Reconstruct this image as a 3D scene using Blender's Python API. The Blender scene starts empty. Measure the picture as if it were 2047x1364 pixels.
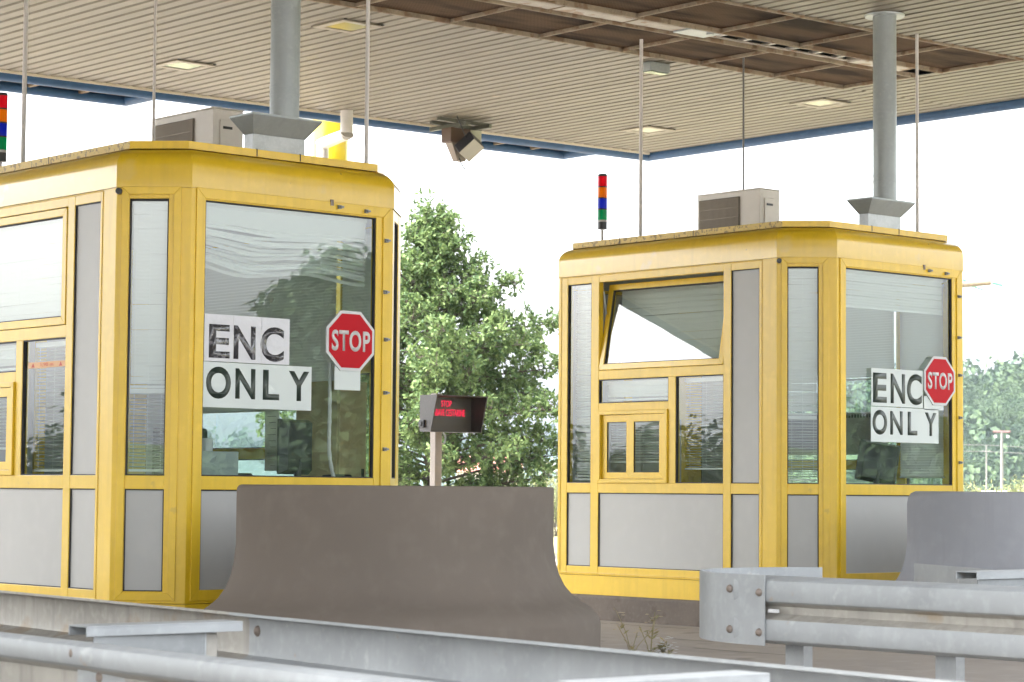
import bpy, bmesh, math, random
import numpy as np
from mathutils import Vector, Matrix
C = bpy.context.scene.collection
R = math.radians

# ------------------------------------------------------------------ camera
CAM = np.array([-7.906, -12.45, 1.101]); FPX = 4691.8; PITCH = .06418; ROLL = .00825; YAW = R(48.6387)
D1 = (-math.cos(YAW), math.sin(YAW)); D2 = (math.sin(YAW), math.cos(YAW))
def ray(px, py):
    x = px - 2047/2; y = py - 1364/2
    cr, sr = math.cos(ROLL), math.sin(ROLL); a = cr*x + sr*y; b = -sr*x + cr*y
    cp, sp = math.cos(PITCH), math.sin(PITCH)
    X = a; Y = FPX*cp + b*sp; Z = FPX*sp - b*cp
    return np.array([X*D2[0] + Y*D2[1], X*D1[0] + Y*D1[1], Z])
def onx(px, py, x): r = ray(px, py); return Vector(CAM + r*(x-CAM[0])/r[0])
def onz(px, py, z): r = ray(px, py); return Vector(CAM + r*(z-CAM[2])/r[2])
def atd(px, py, d): return Vector(CAM + ray(px, py)*d/FPX)
cd = bpy.data.cameras.new('camera'); cam = bpy.data.objects.new('camera', cd); C.objects.link(cam)
fw = Vector(ray(1023.5, 682)).normalized(); rt = Vector(ray(1024.5, 682) - ray(1023.5, 682)).normalized(); up = rt.cross(fw)
cam.matrix_world = Matrix(((rt.x, up.x, -fw.x, CAM[0]), (rt.y, up.y, -fw.y, CAM[1]), (rt.z, up.z, -fw.z, CAM[2]), (0, 0, 0, 1)))
cd.sensor_width = 36; cd.lens = FPX/2047*36; cd.clip_start = .1; cd.clip_end = 6000
cd.dof.use_dof = True; cd.dof.focus_distance = 17; cd.dof.aperture_fstop = 8
bpy.context.scene.camera = cam

# ------------------------------------------------------------------ sky, sun, exposure
W = bpy.data.worlds.new('World'); bpy.context.scene.world = W; W.use_nodes = True
nt = W.node_tree; bg = nt.nodes['Background']
sky = nt.nodes.new('ShaderNodeTexSky'); sky.sky_type = 'NISHITA'; sky.sun_disc = False
SUN_EL, SUN_AZ = R(52), R(-65)          # azimuth from +Y towards +X
sky.sun_elevation = SUN_EL; sky.sun_rotation = SUN_AZ
sky.air_density = 1.0; sky.dust_density = 6.0; sky.ozone_density = 1.0
hs = nt.nodes.new('ShaderNodeHueSaturation'); hs.inputs['Saturation'].default_value = .18
nt.links.new(sky.outputs[0], hs.inputs['Color']); nt.links.new(hs.outputs[0], bg.inputs[0])
bg.inputs[1].default_value = .15
sl = bpy.data.lights.new('sun', 'SUN'); sl.energy = .9; sl.angle = R(25); sl.color = (1, .96, .9)
so = bpy.data.objects.new('sun', sl); C.objects.link(so)
sd = Vector((math.sin(SUN_AZ)*math.cos(SUN_EL), math.cos(SUN_AZ)*math.cos(SUN_EL), math.sin(SUN_EL)))
so.rotation_euler = sd.to_track_quat('Z', 'Y').to_euler()
vs = bpy.context.scene.view_settings; bpy.context.scene.display_settings.display_device = 'sRGB'
vs.view_transform = 'Standard'; vs.look = 'None'; vs.gamma = 1; vs.exposure = 3.12
try:
    bpy.context.scene.cycles.max_bounces = 10; bpy.context.scene.cycles.transparent_max_bounces = 24
    bpy.context.scene.cycles.volume_bounces = 0
except Exception: pass

# ------------------------------------------------------------------ materials
MATS = {}
def mat(name, col, rough=.6, metal=0, var=0, vscale=6, bump=0, bscale=40, spots=None, coat=0, streak=0, emis=None, trans=0, spec=None, plank=0):
    """principled material; var: tone noise, spots: (colour, scale, amount) dirt of its own shape, streak: vertical stains"""
    if name in MATS: return MATS[name]
    m = bpy.data.materials.new(name); MATS[name] = m; m.use_nodes = True
    n = m.node_tree; p = n.nodes['Principled BSDF']; L = n.links
    p.inputs['Roughness'].default_value = rough; p.inputs['Metallic'].default_value = metal
    if coat: p.inputs['Coat Weight'].default_value = coat; p.inputs['Coat Roughness'].default_value = .15
    if spec is not None: p.inputs['Specular IOR Level'].default_value = spec
    tc = n.nodes.new('ShaderNodeTexCoord')
    rgb = n.nodes.new('ShaderNodeRGB'); rgb.outputs[0].default_value = (*col, 1); out = rgb.outputs[0]
    def noise(scale, detail=5, vec=None):
        t = n.nodes.new('ShaderNodeTexNoise'); t.inputs['Scale'].default_value = scale; t.inputs['Detail'].default_value = detail
        L.new(vec or tc.outputs['Object'], t.inputs['Vector']); return t.outputs['Fac']
    def mixc(fac, a, bcol, lo, hi, amount):
        r = n.nodes.new('ShaderNodeMapRange'); r.inputs[1].default_value = lo; r.inputs[2].default_value = hi; r.inputs[4].default_value = amount
        L.new(fac, r.inputs[0]); mx = n.nodes.new('ShaderNodeMix'); mx.data_type = 'RGBA'
        L.new(r.outputs[0], mx.inputs[0]); L.new(a, mx.inputs[6]); mx.inputs[7].default_value = (*bcol, 1); return mx.outputs[2]
    if var:
        out = mixc(noise(vscale), out, tuple(c*(1-var) for c in col), .35, .7, 1)
        out = mixc(noise(vscale*7.3), out, tuple(min(1, c*(1+.5*var)+.01) for c in col), .5, .75, .7)
    if streak:
        mp = n.nodes.new('ShaderNodeMapping'); mp.inputs['Scale'].default_value = (9, 9, .7); L.new(tc.outputs['Object'], mp.inputs[0])
        out = mixc(noise(2.2, 6, mp.outputs[0]), out, tuple(c*(1-streak) for c in col), .5, .72, 1)
    if plank:
        mp = n.nodes.new('ShaderNodeMapping'); mp.inputs['Scale'].default_value = (6.45, .11, .1); L.new(tc.outputs['Object'], mp.inputs[0])
        out = mixc(noise(1.0, 3, mp.outputs[0]), out, tuple(c*(1-plank) for c in col), .4, .68, 1)
    if spots:
        for (sc, scale, lo, amt) in spots: out = mixc(noise(scale, 6), out, sc, lo, lo+.06, amt)
    L.new(out, p.inputs['Base Color'])
    if bump:
        b = n.nodes.new('ShaderNodeBump'); b.inputs['Strength'].default_value = bump; b.inputs['Distance'].default_value = .01
        L.new(noise(bscale, 6), b.inputs['Height']); L.new(b.outputs[0], p.inputs['Normal'])
    if emis: p.inputs['Emission Color'].default_value = (*emis[0], 1); p.inputs['Emission Strength'].default_value = emis[1]
    if trans:
        o = n.nodes['Material Output']; t = n.nodes.new('ShaderNodeBsdfTranslucent'); L.new(out, t.inputs[0])
        mx = n.nodes.new('ShaderNodeMixShader'); mx.inputs[0].default_value = trans
        L.new(p.outputs[0], mx.inputs[1]); L.new(t.outputs[0], mx.inputs[2]); L.new(mx.outputs[0], o.inputs[0])
    return m
def glass_mat(name, tint, ior):
    m = bpy.data.materials.new(name); m.use_nodes = True; n = m.node_tree; L = n.links; n.nodes.remove(n.nodes['Principled BSDF'])
    o = n.nodes['Material Output']; t = n.nodes.new('ShaderNodeBsdfTransparent'); t.inputs[0].default_value = (*tint, 1)
    g = n.nodes.new('ShaderNodeBsdfGlossy'); g.inputs['Roughness'].default_value = .004
    ge = n.nodes.new('ShaderNodeNewGeometry'); dt = n.nodes.new('ShaderNodeVectorMath'); dt.operation = 'DOT_PRODUCT'; L.new(ge.outputs['Normal'], dt.inputs[0]); L.new(ge.outputs['Incoming'], dt.inputs[1])
    def mth(op, a, b=None):
        k = n.nodes.new('ShaderNodeMath'); k.operation = op
        for i, v in ((0, a), (1, b)):
            if v is None: continue
            if isinstance(v, (int, float)): k.inputs[i].default_value = v
            else: L.new(v, k.inputs[i])
        return k.outputs[0]
    f = mth('ADD', mth('MULTIPLY', mth('POWER', mth('SUBTRACT', 1.0, mth('ABSOLUTE', dt.outputs['Value'])), 5.0), 1-ior), ior)
    b = n.nodes.new('ShaderNodeBump'); b.inputs['Strength'].default_value = .012; b.inputs['Distance'].default_value = .05
    ns = n.nodes.new('ShaderNodeTexNoise'); ns.inputs['Scale'].default_value = 2.2; ns.inputs['Detail'].default_value = 1
    tc = n.nodes.new('ShaderNodeTexCoord'); L.new(tc.outputs['Object'], ns.inputs[0]); L.new(ns.outputs[0], b.inputs['Height']); L.new(b.outputs[0], g.inputs['Normal'])
    mx = n.nodes.new('ShaderNodeMixShader'); L.new(f, mx.inputs[0]); L.new(t.outputs[0], mx.inputs[1]); L.new(g.outputs[0], mx.inputs[2]); L.new(mx.outputs[0], o.inputs[0])
    return m
YEL = mat('yellow_paint', (.72, .475, .010), .38, var=.12, vscale=1.6, streak=.12, coat=.4, spots=[((.30, .2, .05), 9, .70, .35)])
YCOVE = mat('weathered_yellow', (.68, .45, .012), .34, var=.10, vscale=2.2, streak=.10, coat=.8, spots=[((.22, .13, .04), 16, .70, .8), ((.56, .42, .14), 3, .60, .35)])
YFLASH = mat('speckled_yellow_flashing', (.60, .44, .12), .5, spots=[((.16, .11, .05), 38, .55, .75)])
PANEL = mat('grey_panel', (.41, .415, .405), .42, var=.05, vscale=1.2, spec=.4)
GLASS = glass_mat('window_glass', (.78, .85, .83), .15)
GLASS2 = glass_mat('clear_glass', (.86, .9, .88), .05)
RUB = mat('black_rubber', (.018, .017, .016), .6)
BLIND = mat('blind_slat', (.74, .76, .74), .5, trans=.14)
INNER = mat('booth_lining', (.45, .45, .42), .6, var=.06)
GALV = mat('galvanised_steel', (.335, .355, .365), .55, metal=.25, var=.2, vscale=3.2, streak=.08, bump=.05, bscale=60, spots=[((.62, .63, .62), 7, .66, .3), ((.33, .25, .16), 11, .68, .5)])
GALVD = mat('dirty_galvanised_steel', (.36, .345, .31), .5, metal=.3, var=.25, vscale=3, streak=.28, bump=.06, bscale=60, spots=[((.27, .2, .12), 3.2, .58, .55)])
DUCT = mat('zinc_duct', (.34, .375, .385), .42, metal=.35, var=.12, vscale=5, streak=.1)
SHST = mat('dull_shaded_steel', (.24, .255, .26), .55, metal=.2, var=.15, vscale=4)  # darker steel: web plates' shade is put into the colour; clips share it
BOLT = mat('rusty_bolt', (.23, .19, .16), .6, metal=.3, var=.3, vscale=40)
CONB = mat('brown_concrete', (.160, .136, .114), .8, spec=.2, var=.12, vscale=1.1, streak=.05, bump=.12, bscale=120, spots=[((.07, .06, .05), 55, .74, .6), ((.3, .27, .23), 70, .78, .5)])
CONG = mat('blue_grey_concrete', (.275, .285, .312), .65, var=.10, vscale=1.2, streak=.08, bump=.1, bscale=120, spots=[((.1, .1, .11), 45, .75, .5)])
KERB = mat('kerb_concrete', (.15, .125, .105), .85, var=.25, vscale=4, bump=.3, bscale=70, spots=[((.08, .065, .05), 9, .6, .5)])
ROAD = mat('worn_road', (.32, .285, .25), .85, var=.16, vscale=.7, bump=.12, bscale=90, spots=[((.12, .1, .085), 2.3, .64, .4)])
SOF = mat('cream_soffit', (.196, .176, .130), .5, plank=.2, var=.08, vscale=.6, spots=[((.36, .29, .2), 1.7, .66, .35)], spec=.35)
BLUE = mat('blue_fascia', (.028, .082, .175), .45, var=.2, vscale=2, spec=.25)
WHITEM = mat('white_metal', (.62, .60, .57), .4, var=.06)
RODM = mat('white_rod', (.62, .60, .59), .45, var=.06)
RODD = mat('grey_rod', (.16, .16, .16), .45)
RUST = mat('rusty_beam', (.30, .245, .175), .7, spec=.2, var=.3, vscale=5, spots=[((.17, .10, .055), 4.5, .5, .7), ((.10, .07, .045), 9, .62, .6)])
DARK = mat('dark_grey_metal', (.045, .045, .048), .5, var=.1)
BLACK = mat('black_plastic', (.02, .021, .024), .35)
ACW = mat('ac_casing', (.62, .60, .57), .45, var=.08, vscale=2, spots=[((.4, .36, .3), 3, .62, .4)])
GRILLE = mat('ac_grille', (.17, .15, .125), .5, var=.3, vscale=8)
RED = mat('sign_red', (.46, .003, .012), .5, spec=.15)
WSIGN = mat('sign_white', (.55, .56, .57), .4)
PAPER = mat('paper', (.58, .64, .63), .55)
PAPERW = mat('sleeved_paper', (.58, .59, .63), .22, bump=.5, bscale=14, coat=.4)
INK = mat('ink_green_black', (.03, .045, .035), .4)
INKW = mat('ink_crinkled', (.055, .055, .062), .2, bump=.9, bscale=26, coat=.8, spots=[((.26, .26, .29), 22, .56, .6)])
LED = mat('led_red', (.1, .0, .0), .5, emis=((1, .03, .09), .14))
SCREEN = mat('led_screen', (.10, .098, .095), .35)
WOOD = mat('weathered_wood', (.22, .17, .12), .8, var=.3, vscale=10)
BARK = mat('bark', (.07, .055, .042), .9, var=.3, vscale=12, bump=.5)
CONP = mat('pale_concrete_pole', (.16, .155, .145), .8, var=.1)
def mesh_mat():
    m = mat('brown_mesh', (.16, .105, .072), .8, spec=.05); n = m.node_tree; L = n.links; p = n.nodes['Principled BSDF']
    tc = n.nodes.new('ShaderNodeTexCoord'); mp = n.nodes.new('ShaderNodeMapping'); mp.inputs['Rotation'].default_value = (0, 0, R(42)); L.new(tc.outputs['Object'], mp.inputs[0])
    w = n.nodes.new('ShaderNodeTexWave'); w.inputs['Scale'].default_value = 7; w.inputs['Distortion'].default_value = .6; w.bands_direction = 'Y'; L.new(mp.outputs[0], w.inputs[0])
    w2 = n.nodes.new('ShaderNodeTexWave'); w2.inputs['Scale'].default_value = 26; w2.bands_direction = 'X'; L.new(mp.outputs[0], w2.inputs[0])
    mp2 = n.nodes.new('ShaderNodeMapping'); mp2.inputs['Scale'].default_value = (.7, 3.2, 1); L.new(tc.outputs['Object'], mp2.inputs[0])
    ns = n.nodes.new('ShaderNodeTexNoise'); ns.inputs['Scale'].default_value = 1.1; ns.inputs['Detail'].default_value = 4; L.new(mp2.outputs[0], ns.inputs[0])
    rp = n.nodes.new('ShaderNodeValToRGB'); rp.color_ramp.elements[0].position = .36; rp.color_ramp.elements[0].color = (.05, .030, .019, 1); rp.color_ramp.elements[1].position = .55; rp.color_ramp.elements[1].color = (.185, .115, .068, 1); L.new(ns.outputs[0], rp.inputs[0])  # dark blotches put the shaded space above the mesh into its colour
    mx = n.nodes.new('ShaderNodeMix'); mx.data_type = 'RGBA'; mx.blend_type = 'MULTIPLY'; mx.inputs[0].default_value = .75; L.new(rp.outputs[0], mx.inputs[6]); L.new(w.outputs[0], mx.inputs[7])
    mx2 = n.nodes.new('ShaderNodeMix'); mx2.data_type = 'RGBA'; mx2.blend_type = 'MULTIPLY'; mx2.inputs[0].default_value = .45; L.new(mx.outputs[2], mx2.inputs[6]); L.new(w2.outputs[0], mx2.inputs[7])
    L.new(mx2.outputs[2], p.inputs['Base Color']); return m
MESHM = mesh_mat()
def leaf_mat(name, a, b, trans=.3, patch=0):
    m = bpy.data.materials.new(name); m.use_nodes = True; n = m.node_tree; L = n.links; p = n.nodes['Principled BSDF']; o = n.nodes['Material Output']
    g = n.nodes.new('ShaderNodeNewGeometry'); rp = n.nodes.new('ShaderNodeValToRGB')
    rp.color_ramp.elements[0].color = (*a, 1); rp.color_ramp.elements[1].color = (*b, 1); 
    if patch:   # stands of different species and age
        tc = n.nodes.new('ShaderNodeTexCoord'); ns = n.nodes.new('ShaderNodeTexNoise'); ns.inputs['Scale'].default_value = patch; ns.inputs['Detail'].default_value = 2; L.new(tc.outputs['Object'], ns.inputs[0])
        mr = n.nodes.new('ShaderNodeMapRange'); mr.inputs[1].default_value = .33; mr.inputs[2].default_value = .67; L.new(ns.outputs[0], mr.inputs[0]); ml = n.nodes.new('ShaderNodeMath'); ml.operation = 'MULTIPLY_ADD'; ml.inputs[1].default_value = .3; L.new(g.outputs['Random Per Island'], ml.inputs[0]); m7 = n.nodes.new('ShaderNodeMath'); m7.operation = 'MULTIPLY'; m7.inputs[1].default_value = .7; L.new(mr.outputs[0], m7.inputs[0]); L.new(m7.outputs[0], ml.inputs[2]); L.new(ml.outputs[0], rp.inputs[0])
    else: L.new(g.outputs['Random Per Island'], rp.inputs[0])
    L.new(rp.outputs[0], p.inputs['Base Color']); p.inputs['Roughness'].default_value = .62; p.inputs['Specular IOR Level'].default_value = .25
    t = n.nodes.new('ShaderNodeBsdfTranslucent'); L.new(rp.outputs[0], t.inputs[0]); mx = n.nodes.new('ShaderNodeMixShader'); mx.inputs[0].default_value = trans
    L.new(p.outputs[0], mx.inputs[1]); L.new(t.outputs[0], mx.inputs[2]); L.new(mx.outputs[0], o.inputs[0]); return m
LEAF = leaf_mat('oak_leaf', (.045, .088, .03), (.17, .235, .085))
LEAFF = leaf_mat('forest_leaf', (.02, .045, .024), (.075, .115, .04), .2, .16)
LEAFD = leaf_mat('dark_forest_leaf', (.02, .045, .02), (.045, .08, .03), .2)
LEAFB = leaf_mat('willow_leaf', (.14, .17, .07), (.32, .33, .17))
def lens_mat(name, col):
    m = bpy.data.materials.new(name); m.use_nodes = True; n = m.node_tree; L = n.links; p = n.nodes['Principled BSDF']; o = n.nodes['Material Output']
    p.inputs['Base Color'].default_value = (*col, 1); p.inputs['Roughness'].default_value = .12; p.inputs['Coat Weight'].default_value = .5
    t = n.nodes.new('ShaderNodeBsdfTranslucent'); t.inputs[0].default_value = (*col, 1); mx = n.nodes.new('ShaderNodeMixShader'); mx.inputs[0].default_value = .82
    L.new(p.outputs[0], mx.inputs[1]); L.new(t.outputs[0], mx.inputs[2]); L.new(mx.outputs[0], o.inputs[0]); return m

# ------------------------------------------------------------------ mesh helpers
class MB:
    def __init__(s): s.v = []; s.f = []; s.mi = []
    def add(s, vs, fs, mi=0):
        b = len(s.v); s.v += [tuple(v) for v in vs]; s.f += [tuple(b+i for i in f) for f in fs]; s.mi += [mi]*len(fs)
    def hexa(s, P, mi=0):   # 8 points: bottom ring 0-3, top ring 4-7
        s.add(P, [(0, 3, 2, 1), (4, 5, 6, 7), (0, 1, 5, 4), (1, 2, 6, 5), (2, 3, 7, 6), (3, 0, 4, 7)], mi)
    def box(s, a, b, mi=0, M=None):
        P = [Vector((x, y, z)) for z in (a[2], b[2]) for x, y in ((a[0], a[1]), (b[0], a[1]), (b[0], b[1]), (a[0], b[1]))]
        if M: P = [M @ p for p in P]
        s.hexa(P, mi)
    def tube(s, pts, r, n=12, mi=0, cap=True):
        pts = [Vector(p) for p in pts]; rr = r if isinstance(r, (list, tuple)) else [r]*len(pts); rings = []; prev = None
        for i, p in enumerate(pts):
            d = (pts[min(i+1, len(pts)-1)] - pts[max(i-1, 0)]).normalized()
            if prev is None: u = d.orthogonal().normalized()
            else: u = (prev - d*prev.dot(d)).normalized()
            prev = u; w = d.cross(u)
            rings.append([p + (u*math.cos(2*math.pi*k/n) + w*math.sin(2*math.pi*k/n))*rr[i] for k in range(n)])
        vs = [v for rg in rings for v in rg]; fs = []
        for i in range(len(pts)-1):
            for k in range(n): fs.append((i*n+k, i*n+(k+1) % n, (i+1)*n+(k+1) % n, (i+1)*n+k))
        if cap: fs += [tuple(range(n-1, -1, -1)), tuple((len(pts)-1)*n+k for k in range(n))]
        s.add(vs, fs, mi)
    def loft(s, rings, closed=True, cap=True, mi=0):
        n = len(rings[0]); vs = [v for rg in rings for v in rg]; fs = []
        for i in range(len(rings)-1):
            for k in range(n if closed else n-1): fs.append((i*n+k, i*n+(k+1) % n, (i+1)*n+(k+1) % n, (i+1)*n+k))
        if cap: fs += [tuple(range(n-1, -1, -1)), tuple((len(rings)-1)*n+k for k in range(n))]
        s.add(vs, fs, mi)
    def build(s, name, m, parent=None, smooth=False, bevel=0, M=None, sharp=None):
        me = bpy.data.meshes.new(name); me.from_pydata([M @ Vector(v) if M else v for v in s.v], [], s.f)
        for mm in (m if isinstance(m, (list, tuple)) else [m]): me.materials.append(mm)
        me.polygons.foreach_set('material_index', s.mi)
        b = bmesh.new(); b.from_mesh(me); bmesh.ops.recalc_face_normals(b, faces=b.faces) if len(b.faces) < 20000 else None; b.to_mesh(me); b.free()
        o = bpy.data.objects.new(name, me); C.objects.link(o)
        if parent: o.parent = parent
        if smooth:
            for p in me.polygons: p.use_smooth = True
            if hasattr(me, 'set_sharp_from_angle'): me.set_sharp_from_angle(angle=R(sharp or 35))
        if bevel:
            bm = o.modifiers.new('bevel', 'BEVEL'); bm.width = bevel; bm.segments = 2; bm.limit_method = 'ANGLE'; bm.angle_limit = R(40)
        return o
def tag(o, label, cat, group=None):
    o['label'] = label; o['category'] = cat
    if group: o['group'] = group
    return o
def thing(name, label, cat, loc=(0, 0, 0), group=None, rotz=0):
    o = bpy.data.objects.new(name, None); C.objects.link(o); o.location = loc; o.rotation_euler = (0, 0, rotz); o.empty_display_size = .1
    return tag(o, label, cat, group)
def struct(o): o['kind'] = 'structure'; return o
def stuff(o): o['kind'] = 'stuff'; return o
def text_mesh(name, body, m, parent, M, w, h, thick=.001, bold=.0, spacing=1.0):
    """letters fitted into a w x h rectangle whose lower left corner is the origin of M (x right, y up)"""
    cu = bpy.data.curves.new(name, 'FONT'); cu.body = body; cu.offset = bold; cu.space_character = spacing; cu.resolution_u = 6
    t = bpy.data.objects.new(name, cu); me = bpy.data.meshes.new_from_object(t); bpy.data.objects.remove(t)
    xs = [v.co.x for v in me.vertices]; ys = [v.co.y for v in me.vertices]; x0, x1, y0, y1 = min(xs), max(xs), min(ys), max(ys)
    b = bmesh.new(); b.from_mesh(me)
    for v in b.verts: v.co = Vector(((v.co.x-x0)/(x1-x0)*w, (v.co.y-y0)/(y1-y0)*h, 0))
    r = bmesh.ops.extrude_face_region(b, geom=b.faces[:]); bmesh.ops.translate(b, verts=[g for g in r['geom'] if isinstance(g, bmesh.types.BMVert)], vec=(0, 0, thick))
    bmesh.ops.recalc_face_normals(b, faces=b.faces)
    for v in b.verts: v.co = M @ v.co
    b.to_mesh(me); b.free(); me.materials.clear(); me.materials.append(m)
    o = bpy.data.objects.new(name, me); C.objects.link(o); o.parent = parent; return o
class Face:
    """a vertical face: s along it, z up, d outwards"""
    def __init__(s, o, dr, nm): s.o = Vector((*o, 0)); s.dr = Vector((*dr, 0)).normalized(); s.nm = Vector((*nm, 0)).normalized()
    def p(s, a, z, d=0): return s.o + s.dr*a + s.nm*d + Vector((0, 0, z))
    def box(s, mb, s0, s1, z0, z1, d0, d1, mi=0):
        mb.hexa([s.p(a, z, d) for z in (z0, z1) for a, d in ((s0, d0), (s1, d0), (s1, d1), (s0, d1))], mi)
    def ring(s, mb, s0, s1, z0, z1, w, d0, d1, mi=0, wb=None):
        """mitred rectangular frame of four bars"""
        wb = wb or w
        o = [(s0, z0), (s1, z0), (s1, z1), (s0, z1)]; i = [(s0+w, z0+wb), (s1-w, z0+wb), (s1-w, z1-w), (s0+w, z1-w)]
        for k in range(4):
            q = [o[k], o[(k+1) % 4], i[(k+1) % 4], i[k]]
            mb.hexa([s.p(*a, d0) for a in q] + [s.p(*a, d1) for a in q], mi)
    def quad(s, mb, s0, s1, z0, z1, d, mi=0): mb.add([s.p(s0, z0, d), s.p(s1, z0, d), s.p(s1, z1, d), s.p(s0, z1, d)], [(0, 1, 2, 3)], mi)
    def mat(s, a, z, d): # text matrix: x along the reading direction as seen from outside
        x = s.dr if s.dr.cross(Vector((0, 0, 1))).dot(s.nm) > 0 else -s.dr
        o = s.p(a, z, d); n = s.nm
        return Matrix(((x.x, 0, n.x, o.x), (x.y, 0, n.y, o.y), (0, 1, 0, o.z), (0, 0, 0, 1)))

# ------------------------------------------------------------------ booth
BW, BL, CH = 2.31, 3.29, .34
SQ = math.sqrt(.5)
def octagon(d, z, x0=0, y0=0):
    t = d*(math.sqrt(2)-1); c = CH
    return [Vector(p) for p in ((d, c+t, z), (c+t, d, z), (BW-c-t, d, z), (BW-d, c+t, z), (BW-d, BL-c-t, z), (BW-c-t, BL-d, z), (c+t, BL-d, z), (d, BL-c-t, z))]
FACES = dict(left=Face((0, 0), (0, 1), (-1, 0)), fl=Face((0, CH), (1, -1), (-1, -1)), front=Face((0, 0), (1, 0), (0, -1)), fr=Face((BW-CH, 0), (1, 1), (1, -1)),
             right=Face((BW, 0), (0, 1), (1, 0)), br=Face((BW, BL-CH), (-1, 1), (1, 1)), back=Face((0, BL), (1, 0), (0, 1)), bl=Face((0, BL-CH), (1, 1), (-1, 1)))
CL = CH*math.sqrt(2)
ZB, ZP0, ZP1, ZS, ZT, ZF = .382, .458, 1.099, 1.185, 2.94, 3.012
def slats(mb, F, s0, s1, z0, z1, tilt, d=-.10, pitch=.023, wid=.026, rnd=None, sag=0, seg=1):
    z = z1-.035; F.box(mb, s0, s1, z1-.03, z1, d-.015, d+.015)
    while z > z0+.02:
        t = tilt + (rnd.uniform(-.06, .06) if rnd else 0); h = wid*.5*math.sin(t); w = wid*.5*math.cos(t)
        dz = [(rnd.uniform(-.004, .004) if rnd else 0) for _ in range(seg+1)]
        for k in range(seg):
            a, b = s0+(s1-s0)*k/seg, s0+(s1-s0)*(k+1)/seg
            mb.add([F.p(a, z-h+dz[k], d-w), F.p(b, z-h+dz[k+1], d-w), F.p(b, z+.003+dz[k+1], d), F.p(b, z+h+dz[k+1], d+w), F.p(a, z+h+dz[k], d+w), F.p(a, z+.003+dz[k], d)], [(0, 1, 2, 5), (5, 2, 3, 4)])
        z -= pitch
    F.box(mb, s0, s1, z0, z0+.015, d-.012, d+.012)
    for a in (s0+.12*(s1-s0), s0+.5*(s1-s0), s0+.88*(s1-s0)): F.box(mb, a-.001, a+.001, z0, z1-.03, d+.0135, d+.0145)
def window(par, F, s0, s1, z0, z1, dglass=-.022, name='window'):
    """a fixed pane in its black gasket; pane is a sub-part"""
    g = MB(); F.ring(g, s0-.003, s1+.003, z0-.003, z1+.003, .011, -.032, -.006)
    w = g.build(name, RUB, par)
    q = MB(); F.quad(q, s0+.006, s1-.006, z0+.006, z1-.006, dglass); q.build('pane', GLASS, w)
    return w
def panel(par, F, s0, s1, z0, z1):
    q = MB(); F.ring(q, s0-.003, s1+.003, z0-.003, z1+.003, .010, -.03, -.006, 1); F.box(q, s0+.005, s1-.005, z0+.005, z1-.005, -.04, -.016)
    q.build('panel', [PANEL, RUB], par)
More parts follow.
